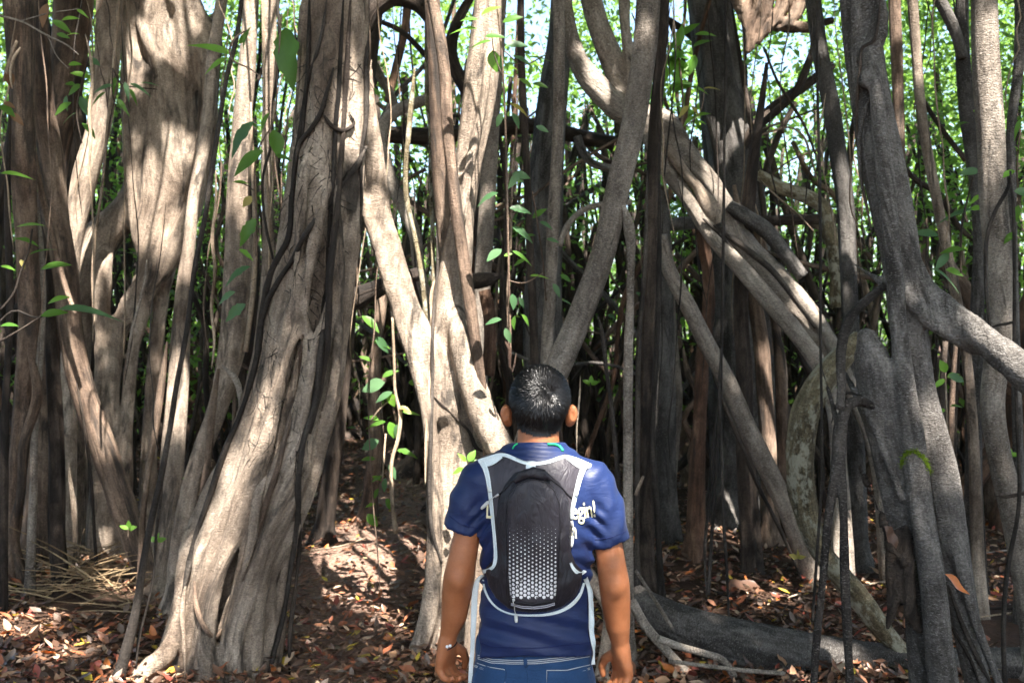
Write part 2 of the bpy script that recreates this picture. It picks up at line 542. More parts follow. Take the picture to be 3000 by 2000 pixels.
# ------------------------------------------------------------------ forest floor
def path_mask(x, y):
    cx = -1.02 - 0.045 * (y - 5.0) + 0.1 * np.sin(y * 0.7)
    return np.exp(-((x - cx) / (0.42 + 0.01 * y)) ** 4) * np.clip((17 - y) / 5, 0, 1)

def ground():
    xs = np.concatenate([np.linspace(-90, -7, 30)[:-1], np.linspace(-7, 7, 210), np.linspace(7, 90, 30)[1:]])
    ys = np.concatenate([np.linspace(-60, 1, 24)[:-1], np.linspace(1, 16, 230), np.linspace(16, 140, 50)[1:]])
    X, Y = np.meshgrid(xs, ys, indexing='ij')
    Z = gz(X.ravel(), Y.ravel())
    pm = path_mask(X.ravel(), Y.ravel())
    V = np.stack([X.ravel(), Y.ravel(), Z - 0.03 * pm], 1)
    n, m = len(xs), len(ys)
    i = np.arange(n - 1)[:, None] * m; j = np.arange(m - 1)[None]
    Q = np.stack([i + j, i + m + j, i + m + j + 1, i + j + 1], 2).reshape(-1, 4)
    t = NT('forest_soil')
    tc = t.n('TexCoord'); v = tc.outputs['Object']
    at = t.n('Attribute', attribute_name='path')
    a = t.noise(v, 2.3, 5, 0.65); b = t.noise(v, 38, 5, 0.7); c = t.n('TexVoronoi'); c.inputs['Scale'].default_value = 26
    t.l(v, c.inputs['Vector'])
    col = t.ramp(a, [(0.3, (0.045, 0.028, 0.02)), (0.5, (0.085, 0.05, 0.034)), (0.7, (0.13, 0.078, 0.052))])
    pc = t.ramp(b, [(0.3, (0.20, 0.125, 0.09)), (0.7, (0.44, 0.30, 0.235))])  # reddish path soil, paled so its colour brightens the sun patch
    col = t.mix(t.math('MULTIPLY', at.outputs['Fac'], 0.85), col, pc)
    col = t.mix(0.5, col, t.ramp(b, [(0.3, (0.4, 0.38, 0.36)), (0.7, (1.4, 1.35, 1.3))]), 'MULTIPLY')
    h = t.math('ADD', t.math('MULTIPLY', c.outputs[0], 0.5), b)
    m_ = t.done(t.bsdf(col, 0.9, 0.2, t.bump(h, 0.03)))
    return tag(mk('ground', V, Q, None, m_, None, {'path': ('FLOAT', 'POINT', pm)}), kind='structure',
               label='brown forest floor with a trodden reddish path')
GROUND = ground()

# ------------------------------------------------------------------ trees traced from the photograph, each at its own distance
def base_of(P):
    b = P[-1]
    return (b[0], b[1], float(gz(b[0], b[1])[0]))

def tree(name, label, cat, mat, pts, d, up=True, down=True, parts=(), group=None, flare=1.5, ztop=7.5, **kw):
    """a single-stemmed tree: trunk plus further limbs (part name, points, depth, material)"""
    rnd = random.Random(label)
    P = px_path(pts, *(d if isinstance(d, tuple) else (d,)))
    if up: P = grow_up(P, ztop, rnd)
    if down: P = root_down(P, flare)
    kw.setdefault('sides', 18); kw.setdefault('step', 0.05)
    if not parts:
        o = tube(name, P, BARK[mat], None, **kw)
        return tag(o, label, cat, group)
    e = empty(name, base_of(P), label, cat, group)
    tube('trunk', P, BARK[mat], e, **kw)
    for pn, pp, pd, pm, opt in parts:
        Q = px_path(pp, *(pd if isinstance(pd, tuple) else (pd,)))
        if 'u' in opt: Q = grow_up(Q, ztop - 1, rnd)
        else: Q[0, 3] *= .35
        if 'd' in opt: Q = root_down(Q, 1.4)
        tube(pn, Q, BARK[pm], e, sides=12, step=0.04, lump=0.1)
    return e

def on_surface(bvh, pts, d, off=0.35):
    """rows x y z r for a strand that clings to a built surface where a photo pixel meets it"""
    out, last = [], d
    for px, py, w in pts:
        hit = bvh.ray_cast(Vector((0, 0, CAM_Z)), pixel_ray(px, py), 30)
        if hit[0] is not None and abs(hit[0].y - d) < 1.2:
            last = hit[0].y
            r = 0.5 * w / FPX * last
            c = np.array(hit[0]) + np.array(hit[1]) * r * off * (1 if hit[1].y < 0 else -1)
        else:
            r = 0.5 * w / FPX * last
            c = W(px, py, last)
        out.append(np.append(c, r))
    return np.array(out)

def tipped(P):
    P[0, 3] *= .4; P[-1, 3] *= .4
    return P

# --- the big strangler fig left of the path -----------------------------------
B0 = 5.35
def big_fig():
    s = lambda pts, d0=B0, d1=None: px_path(pts, d0, d1)
    main = grow_up(s([(985, -20, 175), (974, 255, 180), (960, 450, 190), (935, 640, 205), (907, 830, 215), (880, 1000, 215),
              (845, 1200, 215), (790, 1380, 205), (720, 1540, 200), (665, 1680, 200), (630, 1820, 220), (615, 1960, 260), (610, 2080, 300)]), 8, random.Random(3))
    rib_r = s([(1040, -20, 70), (1045, 250, 70), (1040, 450, 66), (1030, 640, 62), (1010, 830, 60), (993, 1000, 58), (974, 1160, 54), (936, 1275, 54), (908, 1395, 50), (878, 1480, 46)], B0 - .02)
    rib_l = s([(915, 0, 60), (895, 300, 60), (875, 500, 66), (850, 700, 70), (815, 860, 66), (775, 1020, 60), (735, 1180, 64), (690, 1310, 66), (640, 1420, 72), (590, 1540, 70), (560, 1650, 64), (530, 1790, 60), (500, 1900, 60), (470, 2040, 70)], B0 - .03)
    rib_m = s([(960, 100, 60), (940, 500, 70), (905, 800, 74), (870, 1050, 70), (810, 1280, 72), (760, 1430, 76), (710, 1600, 70), (690, 1740, 64), (680, 1880, 60), (690, 2060, 66)], B0 - .13, B0 - .1)
    root_loop = s([(905, 1400, 48), (882, 1490, 46), (830, 1605, 44), (780, 1670, 42), (732, 1722, 46), (690, 1760, 60), (660, 1850, 70), (655, 1960, 60), (650, 2070, 60)], B0 - .16)
    root_l = s([(560, 1600, 60), (540, 1720, 46), (520, 1830, 44), (500, 1900, 50), (440, 1955, 56), (390, 2010, 60)], B0 - .12, 5.0)
    root_r = s([(765, 1420, 16, B0 + .1), (768, 1520, 36), (770, 1650, 48), (765, 1760, 50), (740, 1880, 54), (725, 2040, 70)], B0 - .02)
    root_f = s([(640, 1400, 14, B0 + .02), (606, 1520, 26, B0 - .1), (590, 1650, 40), (575, 1800, 44), (560, 1920, 50), (555, 2060, 60)], B0 - .2)
    root_g = s([(690, 1430, 14, B0 + .02), (655, 1570, 26, B0 - .14), (625, 1700, 36), (610, 1820, 40), (620, 1930, 44), (630, 2060, 56)], B0 - .24)
    more = []
    rs = random.Random(17)
    for x0, x1, xb, yt, dy in ((905, 860, 560, 500, -.05), (940, 900, 640, 620, -.09), (985, 945, 720, 700, -.1), (880, 800, 520, 820, -.06), (1000, 960, 800, 560, -.07), (850, 770, 590, 1000, -.12), (930, 880, 690, 1000, -.14), (960, 915, 770, 950, -.08), (830, 740, 545, 1120, -.1), (900, 850, 740, 1180, -.12)):
        pts = []
        for f in np.linspace(0, 1, 7):
            y = yt + (2060 - yt) * f
            base = np.interp(y, [0, 1000, 1380, 1700, 2060], [975, 880, 790, 660, 610])
            w0 = x0 - np.interp(yt, [0, 1000, 1380, 1700, 2060], [975, 880, 790, 660, 610])
            off = w0 * (1 - f) + (xb - 610) * f
            pts.append((base + off + rs.gauss(0, 7), y, rs.uniform(30, 46) * (.75 + .45 * f), B0 + dy - .17 - .03 * f + .1 * (abs(off) / 130) ** 2))
        more.append(s(pts))
    e = empty('strangler_fig', (W(640, 1980, B0)[0], B0, 0), 'massive tan strangler fig trunk laced with dark clinging roots, beside the path', 'tree')
    o, V, Q = fused('trunk', [main, rib_r, rib_l, rib_m, root_loop, root_l, root_r, root_f, root_g] + more, BARK['tan'], e, h=0.0145, k=0.030, seed=3.3, rough=0.011)
    bv = bvh_of(V, Q)
    def cling(pts, mat, off=0.35, **kw):
        tube('aerial_root', tipped(on_surface(bv, [(a, b, c * (.9 if mat != 'tan' else 1)) for a, b, c in pts], B0, off + .35)), BARK[mat], e, sides=8, step=0.02, lump=0.26, lumpf=12, **kw)
    cling([(910, 0, 16), (906, 120, 15), (904, 223, 16), (891, 350, 17), (872, 460, 18), (860, 575, 20), (847, 700, 22), (802, 800, 24), (775, 920, 24), (764, 1000, 20), (740, 1110, 20), (705, 1220, 18), (660, 1330, 18), (618, 1450, 20), (580, 1560, 18), (556, 1660, 20), (535, 1750, 20)], 'vine')
    cling([(1064, 430, 24), (1036, 490, 20), (1006, 530, 18), (962, 593, 18), (910, 676, 18), (860, 766, 18), (796, 874, 18), (768, 960, 18), (752, 1060, 18)], 'vine', 0.7)
    cling([(1003, 0, 15), (993, 190, 15), (981, 383, 17), (971, 575, 17), (962, 700, 17), (949, 893, 19), (936, 1000, 19), (912, 1190, 20), (880, 1300, 18)], 'vine')
    cling([(1025, 0, 16), (1013, 190, 17), (1006, 350, 18), (997, 510, 20), (987, 638, 22), (968, 800, 22), (955, 1000, 24), (930, 1150, 24), (902, 1270, 20)], 'dark')
    cling([(1076, 0, 14), (1070, 190, 15), (1064, 383, 16), (1054, 450, 14), (1056, 560, 10), (1054, 690, 8)], 'vine', 0.6)
    cling([(958, 0, 12), (948, 80, 12), (930, 160, 12), (906, 240, 13), (898, 310, 12), (888, 420, 12)], 'vine')
    cling([(975, 200, 13), (955, 280, 15), (942, 330, 17), (915, 380, 17), (885, 420, 17), (868, 500, 14)], 'vine', 0.6)
    cling([(948, 338, 16), (970, 370, 16), (998, 384, 16), (1022, 375, 13), (1034, 360, 9), (1020, 330, 7)], 'dark', 0.8)
    cling([(872, 1000, 26), (853, 1160, 28), (828, 1243, 28), (796, 1357, 28), (764, 1447, 30), (738, 1574, 26), (713, 1700, 24)], 'tan', 0.3)
    cling([(890, 980, 18), (872, 1130, 18), (846, 1250, 18), (815, 1370, 18), (780, 1470, 18), (757, 1570, 18)], 'brown', 0.3)
    cling([(936, 1000, 18), (910, 1191, 20), (885, 1287, 20), (869, 1383, 22), (866, 1510, 20), (850, 1638, 18), (826, 1797, 18), (795, 1920, 18), (776, 2010, 20)], 'vine', 0.8)
    cling([(878, 1500, 14), (872, 1600, 12), (866, 1720, 12), (850, 1850, 14), (848, 2010, 16)], 'dark', 0.8)
    cling([(575, 1700, 22), (585, 1790, 18), (605, 1845, 15), (635, 1858, 14), (650, 1840, 12)], 'brown', 0.5)
    cling([(548, 1690, 20), (536, 1800, 18), (540, 1880, 14), (545, 1990, 12)], 'tan', 0.5)
    rnd = random.Random(5)
    VV, QQ, TT, BB, n = [], [], [], [], 0
    for i in range(170):
        py = rnd.uniform(150, 1350); t = py / 1350
        px = 975 - 190 * t ** 1.6 + rnd.uniform(-95, 105)
        a = rnd.uniform(0, 6.28); pts = []
        L = rnd.uniform(25, 110)
        for k in range(5):
            pts.append((px, py, rnd.uniform(1.6, 3.6) * (1.2 - k * 0.2)))
            px += math.cos(a) * L / 4; py += abs(math.sin(a)) * L / 4 + 5; a += rnd.uniform(-.8, .8)
        P = on_surface(bv, pts, B0, 0.35)
        if np.ptp(P[:, 1]) > 0.25: continue
        v, q, tr, b = tube_geo(P, step=0.03, sides=4, lump=0, seed=i)
        VV.append(v); QQ.append(q + n); TT.append(tr + n); BB.append(b); n += len(v)
    r = mk('rootlets', np.vstack(VV), np.vstack(QQ), np.vstack(TT), BARK['vine'], e, {'bark': ('FLOAT_VECTOR', 'POINT', np.vstack(BB))})
    tag(r, kind='stuff')
    return bv
BFIG = big_fig()

# --- the pale forked tree in the middle, behind the person ---------------------
C0 = 5.75
def mid_fig():
    s = lambda pts, d0=C0, d1=None: px_path(pts, d0, d1)
    rnd = random.Random(8)
    main = grow_up(s([(1430, -20, 76), (1420, 150, 88), (1402, 300, 96), (1378, 450, 86), (1362, 580, 76), (1345, 700, 84), (1330, 830, 98), (1318, 950, 100), (1316, 1060, 108), (1322, 1200, 128),
              (1322, 1340, 136), (1322, 1500, 130), (1330, 1680, 140), (1340, 1850, 160), (1345, 1990, 190)]), 8, rnd)
    limb = s([(1085, 300, 26), (1092, 400, 46), (1102, 520, 60), (1120, 640, 66), (1152, 770, 68), (1192, 890, 68), (1238, 990, 70), (1275, 1090, 76), (1300, 1200, 80)], C0 - .1)
    limb2 = s([(1062, 590, 26), (1098, 700, 30), (1140, 830, 32), (1180, 970, 34), (1225, 1100, 36), (1255, 1220, 44), (1270, 1400, 50), (1272, 1600, 46), (1262, 1750, 50), (1240, 1860, 54), (1200, 1940, 44)], C0 - .16, C0 - .22)
    rroot = s([(1340, 960, 60), (1366, 1064, 78), (1395, 1160, 86), (1434, 1255, 86), (1480, 1340, 84), (1520, 1450, 90), (1545, 1640, 96), (1560, 1900, 110)], C0 - .12, C0 - .3)
    base_r = s([(1352, 1300, 20, C0 + .02), (1375, 1450, 44, C0 - .14), (1398, 1620, 68), (1405, 1800, 80), (1400, 2000, 110)], C0 - .35)
    base_l = s([(1300, 1360, 16), (1290, 1500, 46), (1275, 1700, 56), (1262, 1830, 50), (1268, 1990, 80)], C0 - .1)
    ridge = s([(1432, 180, 22), (1412, 330, 24), (1386, 440, 26), (1366, 540, 26), (1352, 640, 26)], C0 - .12)
    e = empty('pale_fig', (W(1340, 1900, C0)[0], C0, 0), 'pale forked fig trunk in sunlight directly behind the person, spreading buttress root', 'tree')
    o, V, Q = fused('trunk', [main, limb, limb2, rroot, base_r, base_l, ridge], BARK['tan'], e, h=0.0145, k=0.05, seed=9.1, rough=0.008)
    bv = bvh_of(V, Q)
    def cling(pts, mat, off=0.4):
        tube('aerial_root', tipped(on_surface(bv, pts, C0, off)), BARK[mat], e, sides=8, step=0.025, lump=0.15, lumpf=8)
    cling([(1278, 640, 9), (1282, 780, 9), (1276, 900, 10), (1264, 1000, 10), (1262, 1150, 11), (1262, 1300, 12), (1262, 1450, 12), (1268, 1560, 12), (1290, 1650, 12)], 'vine', 1.0)
    cling([(1285, 800, 9), (1272, 830, 10), (1268, 960, 9), (1256, 1120, 8), (1250, 1300, 8), (1246, 1420, 8)], 'paleroot', 1.0)
    cling([(1268, 1160, 6), (1300, 1190, 7), (1340, 1230, 8), (1375, 1270, 10), (1395, 1310, 12), (1420, 1325, 8)], 'dark', 0.6)
    return bv
MFIG = mid_fig()

# --- the big grey tree in the right foreground --------------------------------
E0 = 4.3
def right_fig():
    s = lambda pts, d0=E0, d1=None: px_path(pts, d0, d1)
    main = grow_up(s([(2519, -20, 128), (2528, 128, 120), (2545, 255, 112), (2572, 415, 118), (2605, 574, 112), (2636, 734, 104), (2652, 860, 100), (2668, 1000, 100),
              (2690, 1120, 96), (2725, 1250, 104), (2757, 1400, 106), (2780, 1560, 102), (2808, 1730, 88), (2835, 1850, 74), (2862, 1990, 72), (2890, 2140, 90)]), 7.5, random.Random(11))
    bump = s([(2575, 0, 40), (2583, 60, 46), (2570, 120, 52), (2548, 170, 40), (2530, 240, 30)], E0 - .1)
    ridge = s([(2560, 200, 40), (2572, 330, 44), (2585, 447, 46), (2598, 574, 46), (2610, 700, 46), (2622, 830, 48), (2638, 1000, 50), (2655, 1160, 56), (2678, 1319, 64), (2698, 1478, 66), (2728, 1670, 70), (2752, 1893, 74), (2775, 2100, 90)], E0 - .12, E0 - .16)
    bulge = s([(2540, 990, 60), (2552, 1050, 96), (2578, 1170, 100), (2620, 1290, 92), (2660, 1410, 84), (2690, 1540, 70)], E0 - .06)
    lowl = s([(2545, 1240, 34), (2583, 1383, 40), (2612, 1478, 44), (2638, 1560, 54), (2660, 1640, 50), (2680, 1740, 60), (2698, 1860, 84), (2712, 2000, 92), (2720, 2140, 110)], E0 - .06, E0)
    lowl2 = s([(2560, 1250, 18), (2600, 1350, 18), (2640, 1460, 18)], E0 - .12)
    limb = s([(2680, 780, 40), (2700, 830, 52), (2745, 880, 64), (2800, 925, 76), (2850, 965, 84), (2910, 1015, 92), (2970, 1065, 98), (3060, 1140, 104), (3200, 1260, 110)], E0, 4.0)
    limb2 = s([(2690, 905, 40), (2730, 945, 44), (2790, 975, 50), (2860, 1010, 60)], E0 - .1)
    arch = s([(2590, 838, 30), (2560, 862, 32), (2525, 890, 32), (2492, 928, 33), (2470, 985, 30), (2462, 1060, 27), (2466, 1130, 25), (2462, 1190, 25)], E0 - .05, 4.1)
    ear = s([(2560, 1190, 30), (2525, 1172, 30), (2495, 1172, 32), (2470, 1215, 36), (2458, 1290, 38), (2452, 1350, 28), (2438, 1440, 24), (2423, 1542, 24), (2410, 1702, 24), (2391, 1893, 25), (2380, 2080, 27)], E0 - .1, 4.0)
    ear2 = s([(2462, 1290, 26), (2466, 1370, 22), (2471, 1478, 24), (2474, 1638, 25), (2481, 1829, 26), (2496, 2080, 28)], 4.12, 3.95)
    foot = s([(2810, 1640, 40), (2840, 1760, 30), (2880, 1880, 28), (2930, 2010, 30)], E0 - .1)
    e = empty('grey_fig', (W(2740, 2000, E0)[0], E0, 0), 'big grey fig trunk of twisted fused stems with a moss arc, right foreground', 'tree')
    o, V, Q = fused('trunk', [main, bump, ridge, bulge, lowl, lowl2, limb, limb2, foot], BARK['slate'], e, h=0.0125, k=0.035, seed=21.7, rough=0.006, keep=(3,))
    bv = bvh_of(V, Q)
    fused('hanging_root', [arch, ear, ear2], BARK['hanging'], e, keep=(1,), h=0.009, k=0.02, seed=31.2, rough=0.004)
    def cling(pts, mat, off=0.4):
        tube('aerial_root', tipped(on_surface(bv, pts, E0, off)), BARK[mat], e, sides=8, step=0.02, lump=0.14, lumpf=8)
    cling([(2578, 0, 9), (2572, 70, 10), (2556, 125, 12), (2532, 138, 12), (2522, 200, 11), (2512, 300, 10), (2516, 420, 10), (2522, 520, 9), (2538, 600, 8), (2555, 680, 7)], 'dark')
    cling([(2548, 290, 8), (2536, 320, 12), (2522, 390, 13), (2518, 480, 10), (2526, 560, 8)], 'slate')
    cling([(2530, 1160, 10), (2480, 1150, 9), (2450, 1190, 8), (2436, 1240, 6)], 'vine', 0.8)
    cling([(2780, 1710, 12), (2815, 1810, 14), (2850, 1900, 16), (2900, 2010, 18)], 'vine', 0.9)
    cling([(2760, 1760, 9), (2800, 1850, 10), (2840, 1920, 12), (2870, 2010, 12)], 'vine', 0.9)
    # crumbling hollow where the low stem meets the trunk
    rot = [px_path([(2635, 1560, 40), (2622, 1640, 52), (2628, 1720, 50), (2610, 1800, 30), (2600, 1840, 16)], E0 - .06),
           px_path([(2660, 1600, 40), (2655, 1700, 44), (2668, 1790, 36), (2690, 1840, 26)], E0 - .1),
           px_path([(2600, 1560, 14), (2612, 1610, 20), (2640, 1640, 24)], E0 - .12)]
    fused('rotten_wood', rot, BARK['dark'], e, h=0.011, k=0.02, seed=4, rough=0.03)
    # a crest of moss
    mv, mt_, n = [], [], 0
    rnd = random.Random(4)
    arc = [(2640, 1366), (2646, 1342), (2660, 1325), (2678, 1320), (2695, 1330), (2708, 1345), (2716, 1362), (2730, 1385)]
    for i in range(650):
        k = rnd.uniform(0, len(arc) - 1.001); a, b = arc[int(k)], arc[int(k) + 1]; f = k % 1
        hit = bv.ray_cast(Vector((0, 0, CAM_Z)), pixel_ray(a[0] + (b[0] - a[0]) * f + rnd.gauss(0, 3.2), a[1] + (b[1] - a[1]) * f + rnd.gauss(0, 3.5)), 9)
        if hit[0] is None or hit[0].y > E0 + .3: continue
        c = np.array(hit[0]); nn = np.array(hit[1]); nn = nn if nn[1] < 0 else -nn
        d = nn + np.array([rnd.gauss(0, .6), rnd.gauss(0, .3), rnd.gauss(0, .6)]); d /= np.linalg.norm(d)
        s_ = np.cross(d, [rnd.gauss(0, 1), rnd.gauss(0, 1), rnd.gauss(0, 1)]); s_ /= np.linalg.norm(s_)
        l = rnd.uniform(.006, .014)
        mv += [c - s_ * .0022, c + s_ * .0022, c + d * l]; mt_.append((n, n + 1, n + 2)); n += 3
    mo = mk('moss', mv, None, mt_, leaf_mat('moss_green', (0.16, 0.26, 0.02), (0.26, 0.36, 0.03), (0.2, 0.3, 0.02), 0.9), e)
    tag(mo, 'bright green moss arc', kind='stuff')
    return bv
RFIG = right_fig()

# --- the wide fluted tree at upper left ---------------------------------------
def fluted_fig():
    A0 = 8.2
    s = lambda pts, d0=A0, d1=None: px_path(pts, d0, d1)
    rnd = random.Random(2)
    body = grow_up(s([(500, -40, 150), (500, 100, 170), (500, 300, 190), (505, 450, 190), (500, 580, 170), (485, 690, 130), (460, 770, 110), (430, 850, 90)]), 8, rnd)
    left = s([(385, -20, 60), (390, 120, 64), (395, 250, 78), (400, 450, 74), (403, 600, 68), (420, 690, 64), (446, 770, 66)], A0 - .18)
    lmid = s([(440, 240, 40), (442, 400, 46), (446, 560, 48), (456, 690, 46), (470, 760, 46)], A0 - .22)
    right = s([(610, 120, 56), (612, 250, 60), (606, 380, 58), (590, 500, 56), (562, 610, 56), (520, 710, 60), (465, 800, 70), (405, 860, 66), (355, 950, 52), (330, 1080, 46), (325, 1300, 44), (322, 1600, 60)], A0 - .2)
    butt = s([(410, 560, 70), (350, 640, 96), (290, 710, 120), (255, 800, 116), (245, 900, 80), (238, 1020, 60), (225, 1250, 60), (215, 1600, 80)], A0 - .1)
    r1 = s([(300, 780, 60), (298, 900, 44), (300, 1040, 40), (290, 1250, 40), (282, 1620, 60)], A0 - .25)
    r2 = s([(440, 800, 50), (425, 900, 40), (395, 1010, 36), (375, 1200, 36), (365, 1620, 54)], A0 - .2)
    r3 = s([(480, 770, 50), (470, 900, 44), (455, 1050, 44), (440, 1250, 46), (430, 1620, 60)], A0)
    br = [s(p, A0 - .3, A0 - .1) for p in ([(400, -40, 44), (450, 60, 46), (505, 130, 46), (560, 190, 46), (600, 240, 40)],
          [(440, -40, 46), (480, 40, 46), (530, 110, 48), (590, 180, 50)], [(505, -40, 60), (540, 50, 62), (572, 140, 60), (590, 240, 50)],
          [(555, -30, 36), (590, 50, 38), (625, 110, 40), (620, 200, 44)], [(425, 100, 34), (470, 200, 34), (525, 260, 36), (560, 330, 34)])]
    e = empty('fluted_fig', (W(430, 1600, A0)[0], A0, 0), 'wide fluted fig with sunlit flutes meeting in a V above dark roots', 'tree')
    fused('trunk', [body, left, lmid, right, butt, r1, r2, r3] + br, BARK['tan'], e, h=0.022, k=0.07, seed=12.4, rough=0.010)
fluted_fig()

# --- the mass of roots and limbs upper right of the middle ---------------------
def limb_tangle():
    D0 = 7.6
    s = lambda pts, d0=D0, d1=None: px_path(pts, d0, d1)
    rnd = random.Random(12)
    a = grow_up(s([(1655, -40, 28), (1668, 80, 40), (1695, 180, 56), (1745, 250, 72), (1810, 312, 80), (1870, 350, 88), (1935, 365, 96), (1985, 425, 80), (2030, 480, 68), (2082, 540, 64), (2125, 605, 62), (2155, 690, 60), (2210, 770, 60), (2270, 850, 58), (2340, 930, 54), (2420, 1030, 50), (2490, 1130, 50), (2560, 1300, 50), (2600, 1560, 60), (2620, 1720, 80)], D0, 7.2), 7, rnd)
    b = s([(1715, -60, 58), (1752, 70, 64), (1790, 170, 66), (1822, 250, 64), (1850, 330, 66)], D0 + .05)
    c = s([(1825, -60, 30), (1833, 90, 32), (1848, 180, 36), (1865, 280, 44), (1880, 340, 60)], D0 - .05)
    f = s([(1945, 420, 30), (1990, 490, 38), (2030, 545, 36), (2062, 590, 34)], D0 - .3)
    par = s([(1920, 430, 48), (1973, 523, 46), (2011, 574, 44), (2056, 644, 42), (2100, 708, 44), (2171, 785, 50), (2247, 874, 50), (2330, 970, 50), (2400, 1070, 48), (2440, 1180, 48), (2460, 1400, 54), (2470, 1700, 70)], D0 - .25, 7.0)
    par2 = s([(2140, 640, 40), (2200, 720, 44), (2280, 800, 46), (2360, 890, 46), (2430, 990, 40), (2480, 1100, 40)], D0 - .1, 7.1)
    e = empty('leaning_fig', (W(2470, 1680, 7.1)[0], 7.1, 0), 'grey fig whose forked limbs sweep diagonally down to the right past a broken stub', 'tree')
    fused('trunk', [a, b, c, par, par2], BARK['grey'], e, h=0.019, k=0.05, seed=5.5, rough=0.008)
    tube('broken_limb', s([(1952, 430, 26), (2000, 496, 36), (2050, 560, 38), (2095, 640, 34), (2102, 655, 20)], D0 - .36), BARK['tan'], e, sides=14, step=0.025, lump=0.3, lumpf=6, flutes=6, flute=0.2)
    tube('stub', s([(2135, 600, 30), (2148, 610, 40), (2190, 638, 44), (2240, 672, 46), (2290, 730, 40), (2350, 810, 36)], D0 - .32), BARK['slate'], e, sides=14, step=0.03, lump=0.2)
    for pts in ([(2090, 660, 10), (2130, 690, 16), (2200, 740, 20), (2260, 790, 18), (2330, 880, 16), (2390, 960, 12)],
                [(2060, 640, 8), (2120, 700, 12), (2170, 770, 12), (2200, 830, 10)]):
        tube('aerial_root', s(pts, D0 - .42), BARK['vine'], e, sides=8, step=0.03, lump=0.2)
limb_tangle()

